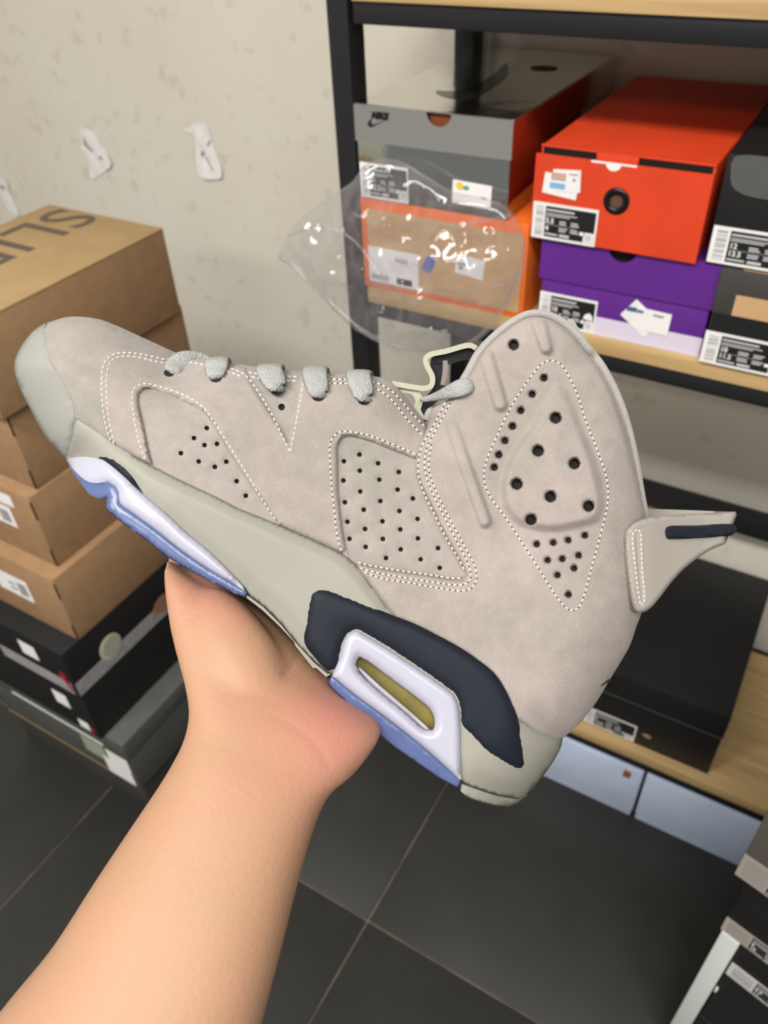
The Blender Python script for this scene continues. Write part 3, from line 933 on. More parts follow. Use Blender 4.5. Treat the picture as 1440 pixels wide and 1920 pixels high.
# forefoot overlay with its three windows
FW = Z1([(735, 800), (715, 720), (690, 600), (668, 500), (670, 460), (690, 437), (730, 432), (800, 455), (900, 500), (970, 540), (1010, 580), (1050, 650), (1120, 770), (1200, 890), (1280, 1000), (1340, 1095)])
MW = Z2([(602, 1050), (585, 980), (565, 850), (552, 720), (550, 600), (552, 500), (575, 465), (600, 458), (700, 480), (800, 520), (925, 568)])
OV_L = Z1([(530, 685), (500, 610), (480, 520), (475, 430), (478, 360), (490, 300), (520, 262), (580, 250), (660, 258), (740, 275), (800, 285)])
ov = list(map(tuple, catmull(OV_L, 8))) + [(331, 668)]
ov += [(351, 669), (389, 675), (434, 683), (461, 690)]
ov += [(466, 706), (503, 766), (541, 828), (553, 766), (563, 708)]
ov += [(566, 698)] + [tuple(p) for p in VAMP if p[0] > 572][:-1]
ov += [(800, 800), (796, 830), (782, 861)]
ov += list(map(tuple, catmull(MW, 8)))[::-1]
low_a = [tuple(p) for p in lower if 523 < p[0] < 652]
ov += [(653, 1052)] + low_a[::-1] + list(map(tuple, catmull(FW, 8)))[::-1]
low_b = [tuple(p) for p in lower if 208 < p[0] < 284]
ov += low_b[::-1]
ov = np.array(ov)
keep = np.concatenate([[True], np.linalg.norm(np.diff(ov, axis=0), axis=1) > 1.5])
ov = ov[keep]
OFF1 = .0025
overlay = skin('forefoot_overlay', ov, OFF1, suede, (), 6, .0022, 5, .1)
rows = [Z1([(800, 296), (760, 284), (680, 268), (620, 260), (560, 264), (520, 284), (497, 330), (490, 420), (495, 520), (510, 610), (535, 690)]),
        Z1([(795, 310), (740, 300), (680, 285), (600, 276), (555, 285), (530, 305), (518, 345), (513, 420), (518, 520), (528, 600), (550, 705)]),
        Z1([(700, 780), (665, 670), (645, 560), (635, 480), (640, 440), (665, 415), (700, 408), (790, 430), (900, 470), (980, 525), (1030, 590), (1080, 670), (1150, 780), (1240, 930), (1330, 1070)]),
        Z2([(566, 1015), (545, 930), (530, 800), (518, 680), (510, 560), (512, 490), (530, 455), (565, 434), (620, 437), (720, 460), (820, 500), (925, 545)]),
        [(430, 690), (456, 700), (500, 760), (544, 848)], [(544, 848), (556, 790), (569, 716)],
        Z8([(770, 185), (890, 188), (1000, 190), (1112, 200), (1150, 212), (1210, 246), (1260, 296), (1310, 356), (1380, 428)]),
        Z8([(775, 212), (890, 211), (1000, 211), (1115, 228), (1185, 266), (1238, 322), (1290, 390), (1368, 470)]),
        [(352, 678), (392, 686), (430, 697), (452, 706)]]
for i, r_ in enumerate(rows):
    stitches(catmull(r_, 6), overlay, OFF1 - .0001, dots=i in (3, 6, 7))
stitches(catmull([(464, 697), (500, 703), (558, 706)], 6), upper, .0, dots=False)
stitches(catmull([(470, 706), (510, 712), (556, 714)], 6), upper, .0, dots=False)

# ankle quarter with ribs and padded teardrop
RIBS = [((1007, 596), (1024, 652), 15, 12, .0034), ((911, 668), (938, 758), 14, 13, .0034), ((847, 800), (909, 977), 12, 12, .0034)]
PAD = catmull(Z3([(640, 352), (672, 372), (705, 430), (735, 510), (790, 640), (830, 780), (840, 880), (812, 940), (740, 966), (620, 986), (530, 976), (460, 946), (415, 890), (400, 800), (420, 700), (470, 610), (540, 510), (600, 400)]), 8, True)
def qrelief(x, y):
    x, y = np.asarray(x, float), np.asarray(y, float)
    h = np.zeros(x.shape)
    for a_, b_, r0, r1, hh in RIBS:
        a_, b_ = np.array(a_, float), np.array(b_, float)
        e = b_ - a_
        tt = np.clip(((x - a_[0]) * e[0] + (y - a_[1]) * e[1]) / (e @ e), 0, 1)
        d = np.hypot(x - a_[0] - tt * e[0], y - a_[1] - tt * e[1])
        r_ = r0 + (r1 - r0) * tt
        h = h + hh * (.45 + .55 * tt) * sstep((r_ + 4 - d) / 11)
    near = (x > 920) & (x < 1150) & (y > 700) & (y < 1010)
    if near.any():
        ins = poly_inside(PAD, x, y)
        d = seg_dist(PAD, x, y, True) * np.where(ins, 1, -1)
        fade = .35 + .65 * sstep((y - 700) / 150)
        h = h + near * fade * (.0044 * sstep((d + 3) / 20) + .0024 * sstep(d / 85))
    return h
Q_FRONT = Z2([(632, 1068), (720, 1090), (850, 1112), (1000, 1133), (1100, 1149), (1152, 1152), (1168, 1130), (1150, 1088), (1110, 1018), (1060, 928), (1000, 800), (945, 690), (925, 620), (926, 570), (940, 500), (966, 450)])
qf = list(map(tuple, catmull(Q_FRONT, 7))) + [(799, 806), (803, 782), (809, 768), (818, 761), (832, 757), (847, 750)]
inset = []
CA = np.vstack([COLLAR, ACHIL[1:]])
e = np.gradient(CA, axis=0)
nn = np.stack([-e[:, 1], e[:, 0]], 1) / np.linalg.norm(e, axis=1)[:, None]
ins_amt = np.interp(np.arange(len(CA)), [0, 6, len(COLLAR) + 14, len(COLLAR) + 26, len(CA) - 1], [6, 12, 13, 1, 1])
CAi = CA + nn * ins_amt[:, None]
qo = qf + [tuple(p) for p in CAi[1:-1]]
qo += [tuple(p) for p in (lower + np.array([-1, 3]))[::-1] if p[0] > 672]
qo = np.array(qo)
keep = np.concatenate([[True], np.linalg.norm(np.diff(qo, axis=0), axis=1) > 2.0])
qo = qo[keep]
PADH = Z3([(634, 503), (560, 642), (713, 696), (470, 782), (612, 835), (773, 875), (530, 932)])
SMALLH = Z3([(585, 335), (535, 403), (487, 472), (452, 539), (420, 599), (394, 659), (375, 712)])
LOWH = Z3([(554, 1036), (624, 1030), (687, 1019), (757, 999), (600, 1103), (662, 1098), (731, 1083), (642, 1166), (712, 1137), (688, 1248)])
TOPH = [(963, 647)]
OFF2 = .0042
qh = [circle(*p, 9.2, 14) for p in PADH] + [circle(*p, 5.2, 10) for p in SMALLH] + [circle(*p, 4.6, 10) for p in LOWH] + [circle(*TOPH[0], 8.2, 14)]
quarter = skin('ankle_quarter', qo, OFF2, suede, qh, 3.6, .003, 6, .15, relief=qrelief)
cups(PADH, 9.2, OFF2, quarter, .0036, qrelief)
cups(SMALLH, 5.2, OFF2, quarter, .0024, qrelief)
cups(LOWH, 4.6, OFF2, quarter, .0024, qrelief)
cups(TOPH, 8.2, OFF2, quarter, .0026, qrelief)
DIAM = Z3([(610, 260), (580, 270), (545, 310), (500, 370), (450, 450), (400, 550), (360, 640), (335, 710), (332, 760), (350, 820), (420, 920), (500, 1040), (570, 1150), (640, 1260), (680, 1305), (705, 1318),
           (735, 1300), (755, 1250), (790, 1120), (830, 970), (855, 850), (850, 760), (810, 640), (760, 510), (720, 390), (680, 310), (650, 270), (612, 260)])
qrows = [DIAM,
         Z2([(1072, 292), (1040, 350), (992, 440), (955, 500), (940, 560), (936, 630), (958, 715), (1012, 828), (1072, 950), (1132, 1050), (1160, 1105)]),
         Z2([(1088, 300), (1056, 365), (1008, 452), (976, 520), (966, 580), (970, 630), (1000, 720), (1060, 840), (1120, 960), (1180, 1080), (1190, 1140), (1170, 1168), (1120, 1175), (1000, 1160), (850, 1136), (720, 1112), (650, 1090)]),
         Z2([(1000, 500), (990, 560), (990, 625), (1018, 712), (1080, 840), (1150, 970), (1213, 1095), (1218, 1150), (1195, 1190), (1150, 1203), (1050, 1192), (900, 1165), (760, 1142), (670, 1112)])]
for r_ in qrows:
    stitches(catmull(r_, 6), quarter, OFF2 - .0001, qrelief)
stitches(catmull(Z2([(1145, 1140), (1100, 1143), (1000, 1127), (850, 1106), (720, 1084), (640, 1066)]), 6), quarter, OFF2 - .0006, qrelief, dots=True)

# felt rim round the collar, and its twin on the far side
def tube(path3, radius, n=8, closed=False, squash=None):
    P = np.asarray(path3, float)
    V, F = [], []
    m_ = len(P)
    for i in range(m_):
        t = P[min(i + 1, m_ - 1)] - P[max(i - 1, 0)]
        t = t / (np.linalg.norm(t) + 1e-12)
        u = np.cross(t, FWD)
        u = u / (np.linalg.norm(u) + 1e-12)
        v = np.cross(t, u)
        r_ = radius[i] if hasattr(radius, '__len__') else radius
        for j in range(n):
            a_ = 2 * math.pi * j / n
            V.append(P[i] + u * r_ * math.cos(a_) + v * (squash or 1) * r_ * math.sin(a_))
    for i in range(m_ - 1):
        for j in range(n):
            F.append((i * n + j, i * n + (j + 1) % n, (i + 1) * n + (j + 1) % n, (i + 1) * n + j))
    F.append(tuple(range(n - 1, -1, -1)))
    F.append(tuple((m_ - 1) * n + j for j in range(n)))
    return V, F
rimpath = (CA + nn * 7.5)[2:len(COLLAR) + 27]
rw = body(CA[2:len(COLLAR) + 27, 0], CA[2:len(COLLAR) + 27, 1])
rp = P3(rimpath[:, 0], rimpath[:, 1], rw + .0010)
V1, F1 = tube(rp, .0021, 10, squash=1.9)
obj('collar_rim', V1, F1, felt, shoe, True)
V2, F2 = tube(mirror(rp), .0021, 10, squash=1.9)
obj('far_collar_rim', V2, F2, felt, shoe, True)
# small pull loop on the far side of the collar
lp = [(1056, 612), (1066, 597), (1074, 598), (1092, 626), (1100, 642), (1086, 648), (1070, 634)]
slab('pull_loop', np.array(lp), .003, lambda u, v, d: P3(np.array([u]), np.array([v]), np.array([.008 - d]))[0], felt, shoe)

# midsole
SLOT = catmull(Z4([(572, 432), (600, 446), (700, 520), (820, 610), (868, 652), (887, 700), (880, 738), (850, 737), (760, 662), (640, 562), (570, 492), (558, 465)]), 7, True)
mid_low = Z1([(318, 772)]) + [(134, 868), (152, 880), (190, 890), (225, 905), (260, 945), (311, 985), (370, 1035), (420, 1075), (455, 1104)] + Z4([(95, 165), (165, 218), (240, 292), (300, 368), (380, 452), (440, 500)]) + \
    [(632, 1270), (690, 1320), (760, 1380), (830, 1430), (862, 1462)] + Z4([(1005, 962), (1060, 985), (1150, 1015), (1240, 1030)])
heel_r = [tuple(p) for p in HEEL if p[1] < 1500]
mo = list(map(tuple, catmull(MIDTOP + NAVTOP + HEELTOP, 9))) + heel_r + list(map(tuple, catmull(mid_low, 9)))[::-1] + Z1([(330, 730), (345, 650)])
mo = np.array(mo)
keep = np.concatenate([[True], np.linalg.norm(np.diff(mo, axis=0), axis=1) > 2.0])
mo = mo[keep]
OFFM = .0046
lower_edge = catmull(mid_low, 9)
def mrelief(x, y):
    # soft shoulder below the upper edge, slight tuck towards the outsole
    d = seg_dist(lower, x, y)
    d2 = seg_dist(lower_edge, x, y)
    return -.0022 * (1 - sstep(d / 26)) - .0022 * (1 - sstep(d2 / 40))
mid = skin('midsole', mo, OFFM, mid_mat, [SLOT], 6.5, .0015, 5, .2, two=True, relief=mrelief)
arch = Z4([(95, 170), (165, 221), (240, 296), (297, 366), (380, 456), (436, 503), (450, 505), (430, 516), (388, 477), (376, 479), (345, 440), (302, 386), (294, 366), (238, 306), (160, 232), (95, 182)])
skin('arch_outsole', np.array(arch), OFFM - .0005, mid_mat, (), 6, .001, 3, .3, two=True)
hl = Z4([(1002, 968), (1060, 989), (1150, 1019), (1240, 1034)]) + [(989, 1491), (971, 1507), (953, 1513), (927, 1511), (900, 1504), (878, 1496), (864, 1484)]
skin('heel_outsole', np.array(hl), OFFM - .0003, mid_mat, (), 6, .001, 3, .3, two=True)

# navy panels
NAV = Z4([(400, 145), (370, 163), (357, 200), (345, 290), (340, 372), (380, 430), (440, 490), (466, 482), (490, 430), (505, 370), (525, 335), (560, 320), (600, 340), (700, 400), (820, 480), (920, 550), (970, 590),
          (992, 640), (1000, 722), (1040, 760), (1100, 825), (1160, 865), (1220, 900), (1255, 908), (1270, 885), (1265, 830), (1250, 740), (1238, 688), (1210, 620), (1180, 560), (1140, 500), (1080, 450),
          (1000, 395), (900, 340), (800, 290), (735, 265), (600, 210), (500, 170), (440, 148)])
WIN_TOP = Z4([(440, 545), (450, 505), (470, 480), (490, 430), (505, 370), (525, 335), (560, 320), (600, 340), (700, 400), (820, 480), (920, 550), (970, 590), (992, 640), (1000, 722), (1001, 860), (999, 950)])
def nrelief(x, y):
    d = seg_dist(NAV, x, y, True)
    return .0012 * sstep(d / 16) + .0006 * sstep(d / 45)
skin('navy_midsole_panel', catmull(NAV, 7, True), OFFM + .0006, navy, (), 6, .0016, 4, .1, relief=nrelief)
NS = Z1([(455, 761), (500, 757), (545, 769), (590, 804), (630, 849), (665, 899), (688, 940), (640, 897), (580, 842), (510, 787)])
skin('navy_toe_accent', catmull(NS, 6, True), OFFM + .0002, navy, (), 5, .0012, 3, .2)

# clear heel unit: frosted frame, sight slot, blue edge
INTER = Z4([(995, 950), (850, 820), (700, 700), (550, 590), (455, 512)])
wo = np.vstack([catmull(WIN_TOP, 8)[5:], catmull(INTER, 8)])
def wrelief(x, y):
    d = seg_dist(wo, x, y, True)
    ds = seg_dist(SLOT, x, y, True)
    return .0016 * sstep(d / 12) - .0020 * (1 - sstep(ds / 15))
win = skin('frosted_window_frame', wo, OFFM + .0012, ice_white, [SLOT], 5.5, .0016, 4, .2, relief=wrelief)
xs, ys = SLOT[:, 0], SLOT[:, 1]
wb_ = body(xs, ys) + OFFM
olive = mat('air_unit_olive', (112, 102, 52), .35, var=.12, vscale=50)
ns = len(SLOT)
c_ = SLOT.mean(0)
inn = c_ + (SLOT - c_) * .97
pts = np.vstack([P3(xs, ys, wb_ - .0001), P3(inn[:, 0], inn[:, 1], wb_ - .009)])
obj('air_unit', pts, [[i, (i + 1) % ns, ns + (i + 1) % ns, ns + i] for i in range(ns)] + [[ns + i for i in range(ns)]], olive, win, True, 30)
fl = np.array([(669, 1252), (704, 1292), (758, 1336), (798, 1369), (806, 1368), (770, 1335), (710, 1284), (675, 1252)])
skin('sight_lip', fl, OFFM - .0012, ice_white, (), 6, .001, 2, .3, parent=win)
RB = Z4([(455, 512), (550, 590), (700, 700), (850, 820), (995, 950), (998, 975), (985, 985), (900, 940), (800, 870), (700, 800), (600, 710), (500, 610), (437, 545)])
skin('blue_heel_outsole', np.array(RB), OFFM + .0010, ice_blue, (), 6, .001, 3, .3, two=True)
# forefoot outsole
FI = Z1([(345, 815), (390, 860), (430, 885), (470, 890), (520, 885), (555, 905), (570, 935), (575, 985), (620, 1020), (750, 1115), (870, 1210), (1000, 1300), (1100, 1360), (1185, 1412)])
FT = Z1([(318, 775), (340, 769), (390, 762), (450, 766), (510, 787), (580, 842), (640, 897), (690, 942), (800, 1035), (900, 1130), (1000, 1212), (1100, 1310), (1170, 1390), (1190, 1425)])
FB = Z1([(1185, 1440), (1150, 1430), (1080, 1395), (950, 1330), (800, 1240), (700, 1160), (600, 1090), (540, 1040), (510, 1010), (512, 960), (475, 962), (440, 950), (390, 890), (340, 820), (318, 775)])
fw = np.vstack([catmull(FT, 8), catmull(FI, 8)[::-1]])
def frelief(x, y):
    return .0012 * sstep(seg_dist(fw, x, y, True) / 14)
skin('frosted_forefoot_edge', fw, OFFM + .0004, ice_white, (), 6, .0012, 4, .2, relief=frelief)
fbp = np.vstack([catmull(FI, 8), catmull(FB, 8)[:-1]])
skin('blue_forefoot_outsole', fbp, OFFM + .0004, ice_blue, (), 6, .001, 3, .3, two=True)

# heel tab: two wings meeting at the tip
def tabw(x, y):
    x = np.asarray(x, float)
    return np.interp(x, [1165, 1190, 1220, 1260, 1320, 1385], [.0330, .0320, .0288, .0236, .0168, .0125])
TAB = [(1170, 1004), (1176, 991), (1187, 981), (1209, 972), (1252, 966), (1306, 963), (1380, 959), (1381, 966), (1374, 983), (1370, 990), (1361, 1009), (1360, 1020), (1333, 1031), (1306, 1048), (1281, 1068), (1258, 1093), (1236, 1122),
       (1220, 1140), (1207, 1148), (1196, 1149), (1189, 1143), (1180, 1107), (1172, 1049)]
tabp = np.vstack([catmull(TAB[:6], 6)[:-1], np.array(TAB[6:11]), catmull(TAB[11:], 6)])
def trelief(x, y):
    g1 = np.array([(1193, 998), (1204, 1133)])
    return -.0007 * (1 - sstep(seg_dist(g1, x, y) / 4)) + .0008 * sstep(seg_dist(tabp, x, y, True) / 6)
tab = skin('heel_tab', resample(np.vstack([tabp, tabp[:1]]), 4)[:-1], 0, tab_mat, (), 4, .0022, 4, .2, relief=trelief, base=tabw)
fv = np.array([(1200, 990), (1212, 954), (1252, 955), (1306, 957), (1340, 958.5), (1335, 1010), (1290, 1040), (1240, 1085), (1205, 1115)], float)
fwv = np.interp(fv[:, 0], [1195, 1230, 1290, 1340], [.0235, .0215, .0165, .0125])
k1, k2 = P3(fv[:, 0], fv[:, 1], -fwv + .002), P3(fv[:, 0], fv[:, 1], -fwv)
nf = len(fv)
obj('far_tab_wing', np.vstack([k1, k2]), [list(range(nf)), list(range(2 * nf - 1, nf - 1, -1))] + [[i, i + nf, (i + 1) % nf + nf, (i + 1) % nf] for i in range(nf)], tab_mat, shoe)
tipn = P3(np.array([1380, 1374, 1361]), np.array([959.5, 983, 1018]), np.array([.0125, .0128, .013]))
tipf = P3(np.array([1340, 1339, 1335]), np.array([958.5, 983, 1010]), np.array([-.0125, -.0128, -.013]))
obj('tab_bridge', np.vstack([tipn, tipf]), [[0, 1, 4, 3], [1, 2, 5, 4]], tab_mat, shoe)
NB = catmull([(1247, 991), (1251, 986.5), (1306, 984), (1371, 982), (1380, 986), (1381, 993), (1375, 1002), (1342, 1008), (1261, 1012), (1250, 1011), (1247, 1004)], 5, True)
def nb_rel(x, y):
    return .0030 * sstep(seg_dist(NB, x, y, True) / 5)
skin('navy_tab_bar', NB, .0012, navy, (), 4, .002, 3, .3, relief=nb_rel, base=tabw, parent=tab)
stitches(catmull([(1197, 993), (1188, 997), (1186, 1004), (1190, 1050), (1195, 1095), (1201, 1134)], 5), tab, .0008, pitch=9, ln=7, dots=False, base=tabw)
stitches(catmull([(1197, 993), (1202, 997), (1202, 1006), (1204, 1060), (1207, 1132), (1201, 1136)], 5), tab, .0008, pitch=9, ln=7, dots=False, base=tabw)

# laces
def ribbon(name, pts, parent, material, out=None, thick=.0011):
    """pts: (x, y, stand-off, half width) along the lace."""
    P = catmull(np.array([(p[0], p[1], p[2] * 4000, p[3]) for p in pts], float), 6)
    c3 = P3(P[:, 0], P[:, 1], P[:, 2] / 4000)
    hw = P[:, 3] * D0 / FOC
    V, F = [], []
    m_ = len(c3)
    prof = [(-1, 0), (-.8, .7), (-.3, 1), (.3, 1), (.8, .7), (1, 0), (.8, -.7), (.3, -1), (-.3, -1), (-.8, -.7)]
    k = len(prof)
    for i in range(m_):
        t = c3[min(i + 1, m_ - 1)] - c3[max(i - 1, 0)]
        t = t / (np.linalg.norm(t) + 1e-12)
        s_ = np.cross(t, (UP * .9 - FWD * .6) if out is None else out)
        if np.linalg.norm(s_) < 1e-6:
            s_ = RIGHT
        s_ = s_ / np.linalg.norm(s_)
        if (out is None and s_ @ RIGHT < 0):
            s_ = -s_
        nrm = np.cross(t, s_)
        nrm = nrm / np.linalg.norm(nrm)
        for a_, b_ in prof:
            V.append(c3[i] + s_ * a_ * hw[i] + nrm * b_ * thick)
    for i in range(m_ - 1):
        for j in range(k):
            F.append((i * k + j, i * k + (j + 1) % k, (i + 1) * k + (j + 1) % k, (i + 1) * k + j))
    F += [tuple(range(k)), tuple((m_ - 1) * k + j for j in range(k))]
    return obj(name, V, F, material, parent, True)
for (hx, hy, tx, ty, hw_) in ((404, 708, 406, 674, 20), (519, 731, 505, 687, 22), (597, 743, 590, 691, 21), (683, 750, 672, 698, 21)):
    b0 = float(body(np.array([hx]), np.array([hy]))[0]) + OFF1
    b1 = float(body(np.array([tx]), np.array([ty + 14]))[0]) + OFF1
    mx, my = (hx + tx) / 2, (hy + ty) / 2
    bm_ = float(body(np.array([mx]), np.array([my]))[0]) + OFF1
    lace = ribbon('lace', [(hx + 1, hy + 2, b0 - .0016, hw_ * .5), (hx, hy - 4, b0 + .0014, hw_ * .72), (mx, my, bm_ + .0026, hw_), (tx, ty + 6, b1 + .002, hw_ * 1.05), (tx + 3, ty - 1, b1 - .008, hw_ * 1.05),
                    (tx + 8, ty + 6, 0.0, hw_), (tx + 12, ty + 16, -.012, hw_)], shoe, lace_mat)
    e1 = circle(hx, hy - 1, hw_ * .62, 14, hw_ * .5)
    ew = body(e1[:, 0], e1[:, 1]) + OFF1 + .0002
    obj('eyelet', P3(e1[:, 0], e1[:, 1], ew), [list(range(13, -1, -1))], hole_dark, overlay)
def lacept(x, y, lift, hw_):
    return (x, y, float(body(np.array([float(x)]), np.array([float(y)]))[0]) + OFF1 + lift, hw_)
ribbon('lace', [lacept(318, 699, -.0006, 9), lacept(322, 694, .0014, 15), lacept(333, 683, .0026, 20), lacept(350, 673, .0024, 17), lacept(370, 669, -.002, 10), lacept(388, 672, -.006, 6), lacept(398, 678, -.010, 4)], shoe, lace_mat, -FWD)
e1 = circle(317, 699, 10, 14, 7)
obj('eyelet', P3(e1[:, 0], e1[:, 1], body(e1[:, 0], e1[:, 1]) + OFF1 + .0002), [list(range(13, -1, -1))], hole_dark, overlay)
b0 = float(body(np.array([880.]), np.array([722.]))[0]) + OFF2
ribbon('lace', [(888, 722, b0 - .0014, 8), (880, 723, b0 + .0016, 13), (862, 728, b0 + .0020, 15), (838, 736, b0 - .003, 11), (812, 745, b0 - .012, 7), (790, 750, b0 - .018, 4)], shoe, lace_mat, -FWD)
# tongue: folded cream band across the throat, dark lining behind it
def band(name, path, hw0, hw1, th, material, parent):
    P = catmull(np.array(path, float), 5)
    e = np.gradient(P, axis=0)
    nr = np.stack([-e[:, 1], e[:, 0]], 1) / (np.linalg.norm(e, axis=1)[:, None] + 1e-9)
    m_ = len(P)
    V, F = [], []
    for i in range(m_):
        for sgn, wv in ((1, hw1), (-1, hw1), (-1, -hw0), (1, -hw0)):
            q = P[i] + nr[i] * sgn * th / 2
            V.append(P3(np.array([q[0]]), np.array([q[1]]), np.array([wv]))[0])
    for i in range(m_ - 1):
        for j in range(4):
            F.append((i * 4 + j, i * 4 + (j + 1) % 4, (i + 1) * 4 + (j + 1) % 4, (i + 1) * 4 + j))
    F += [(0, 1, 2, 3), tuple((m_ - 1) * 4 + j for j in (3, 2, 1, 0))]
    return obj(name, V, F, material, parent, True, 50)
tongue = band('tongue', [(893, 653), (884, 648), (874, 648), (838, 658), (804, 666), (798, 672), (800, 684), (811, 708), (808, 724), (796, 728), (776, 726), (752, 722), (735, 719)], .016, .016, 10, cream, shoe)
band('tongue_base', [(745, 728), (776, 734), (786, 752), (782, 768), (796, 795)], .014, .014, 14, cream, tongue)
band('tongue_lining', [(893, 664), (872, 664), (845, 671), (818, 678), (826, 705), (820, 735), (800, 760), (806, 785)], .015, .013, 22, black_lin, tongue)
band('tongue_webbing', [(835, 676), (834, 700), (830, 722)], .004, .0135, 9, mat('grey_webbing', (120, 112, 108), .8), tongue)
band('collar_bolster', [(800, 788), (806, 772), (818, 765), (836, 758)], .02, .0165, 14, felt, shoe)
lt = P3(np.array([1128., 1137, 1146]), np.array([1285., 1279, 1274]), body(np.array([1128., 1137, 1146]), np.array([1285., 1279, 1274])) + .0045)
V, F = tube(lt, .0005, 6)
obj('dark_lint', V, F, hole_dark, shoe, True)
# ------------------------------------------------------------------ hand and forearm
def skin_material():
    M = bpy.data.materials.new('skin')
    M.use_nodes = True
    nt = M.node_tree
    b = nt.nodes['Principled BSDF']
    b.inputs['Roughness'].default_value = 0.55
    b.inputs['Specular IOR Level'].default_value = 0.35
    b.inputs['Subsurface Weight'].default_value = 0.25
    b.inputs['Subsurface Radius'].default_value = (0.010, 0.004, 0.002)
    b.inputs['Subsurface Scale'].default_value = 0.4
    tc = nt.nodes.new('ShaderNodeTexCoord')
    at = nt.nodes.new('ShaderNodeAttribute')
    at.attribute_name = 'flush'
    n = nt.nodes.new('ShaderNodeTexNoise')
    n.inputs['Scale'].default_value = 45
    n.inputs['Detail'].default_value = 4
    nt.links.new(tc.outputs['Object'], n.inputs['Vector'])
    ad = nt.nodes.new('ShaderNodeMath')
    ad.operation = 'MULTIPLY_ADD'
    ad.inputs[1].default_value = 0.6
    nt.links.new(n.outputs['Fac'], ad.inputs[0])
    sub = nt.nodes.new('ShaderNodeMath')
    sub.operation = 'SUBTRACT'
    sub.inputs[1].default_value = 0.24
    nt.links.new(at.outputs['Fac'], sub.inputs[0])
    nt.links.new(sub.outputs[0], ad.inputs[2])
    r = nt.nodes.new('ShaderNodeValToRGB')
    r.color_ramp.elements[0].color = (*lin((161, 127, 99)), 1)
    r.color_ramp.elements[1].color = (*lin((180, 122, 106)), 1)
    nt.links.new(ad.outputs[0], r.inputs['Fac'])
    nt.links.new(r.outputs['Color'], b.inputs['Base Color'])
    n2 = nt.nodes.new('ShaderNodeTexNoise')
    n2.inputs['Scale'].default_value = 520
    n2.inputs['Detail'].default_value = 4
    nt.links.new(tc.outputs['Object'], n2.inputs['Vector'])
    bp = nt.nodes.new('ShaderNodeBump')
    bp.inputs['Strength'].default_value = 0.25
    bp.inputs['Distance'].default_value = 0.0008
    nt.links.new(n2.outputs['Fac'], bp.inputs['Height'])
    nt.links.new(bp.outputs['Normal'], b.inputs['Normal'])
    return M
skin_mat = skin_material()
# cross sections of the arm: two edge points in image pixels, depth of the middle, half thickness
SECT = [((-330, 2380), (330, 2560), .262, .040), ((-130, 2070), (425, 2180), .275, .0375), ((5, 1890), (490, 1925), .288, .035), ((97, 1778), (527, 1785), .296, .0335), ((180, 1650), (553, 1680), .304, .032),
        ((250, 1545), (577, 1592), .312, .030), ((310, 1455), (600, 1524), .319, .028), ((347, 1385), (624, 1480), .325, .0265), ((357, 1330), (664, 1449), .331, .0255),
        ((349, 1282), (697, 1408), .337, .0250), ((336, 1235), (716, 1374), .343, .0240), ((323, 1185), (706, 1346), .349, .0230), ((314, 1130), (640, 1292), .356, .0215),
        ((309, 1085), (560, 1212), .363, .0195), ((309, 1060), (470, 1134), .370, .0165), ((312, 1047), (380, 1086), .376, .012)]
NS = 40
V, F = [], []
for (L_, R_, z_, th_) in SECT:
    l3 = CAM + ((L_[0] - 720) / FOC * z_) * RIGHT + ((960 - L_[1]) / FOC * z_) * UP + z_ * FWD
    r3 = CAM + ((R_[0] - 720) / FOC * z_) * RIGHT + ((960 - R_[1]) / FOC * z_) * UP + z_ * FWD
    c, a_ = (l3 + r3) / 2, (r3 - l3) / 2
    for j in range(NS):
        t = 2 * math.pi * j / NS
        ct, st_ = math.cos(t), math.sin(t)
        ct = math.copysign(abs(ct) ** .9, ct)
        st_ = math.copysign(abs(st_) ** .9, st_)
        V.append(c + a_ * ct - FWD * th_ * st_)
ring_n = len(SECT)
# loft with smooth interpolation between the sections
C = np.array(V).reshape(ring_n, NS, 3)
fine = []
for i in range(ring_n - 1):
    p0, p1, p2, p3 = C[max(i - 1, 0)], C[i], C[i + 1], C[min(i + 2, ring_n - 1)]
    for k in range(5):
        t = k / 5
        fine.append(.5 * ((2 * p1) + (-p0 + p2) * t + (2 * p0 - 5 * p1 + 4 * p2 - p3) * t * t + (-p0 + 3 * p1 - 3 * p2 + p3) * t ** 3))
fine.append(C[-1])
d_ = C[0].mean(0) - C[1].mean(0)
d_ = d_ / np.linalg.norm(d_)
ext = []
for far_, k_ in ((.30, 1.02), (.25, 1.12), (.20, 1.12), (.15, 1.08), (.10, 1.05), (.05, 1.02)):   # upper arm beyond the frame, bending down at the elbow
    c_ = C[0].mean(0)
    ext.append(c_ + (C[0] - c_) * k_ + d_ * far_ + np.array([0, -.0, -.9 * max(0, far_ - .08) ** 1.5]))
C = np.array(ext + fine)
m_ = len(C)
V = list(C.reshape(-1, 3))
F = []
for i in range(m_ - 1):
    for j in range(NS):
        F.append((i * NS + j, i * NS + (j + 1) % NS, (i + 1) * NS + (j + 1) % NS, (i + 1) * NS + j))
F += [tuple(range(NS - 1, -1, -1)), tuple((m_ - 1) * NS + j for j in range(NS))]
parts = [(V, F)]
def drawn(x, y, z):  # image pixel x, y unprojected through the camera to depth z
    return CAM + ((x - 720) / FOC * z) * RIGHT + ((960 - y) / FOC * z) * UP + z * FWD
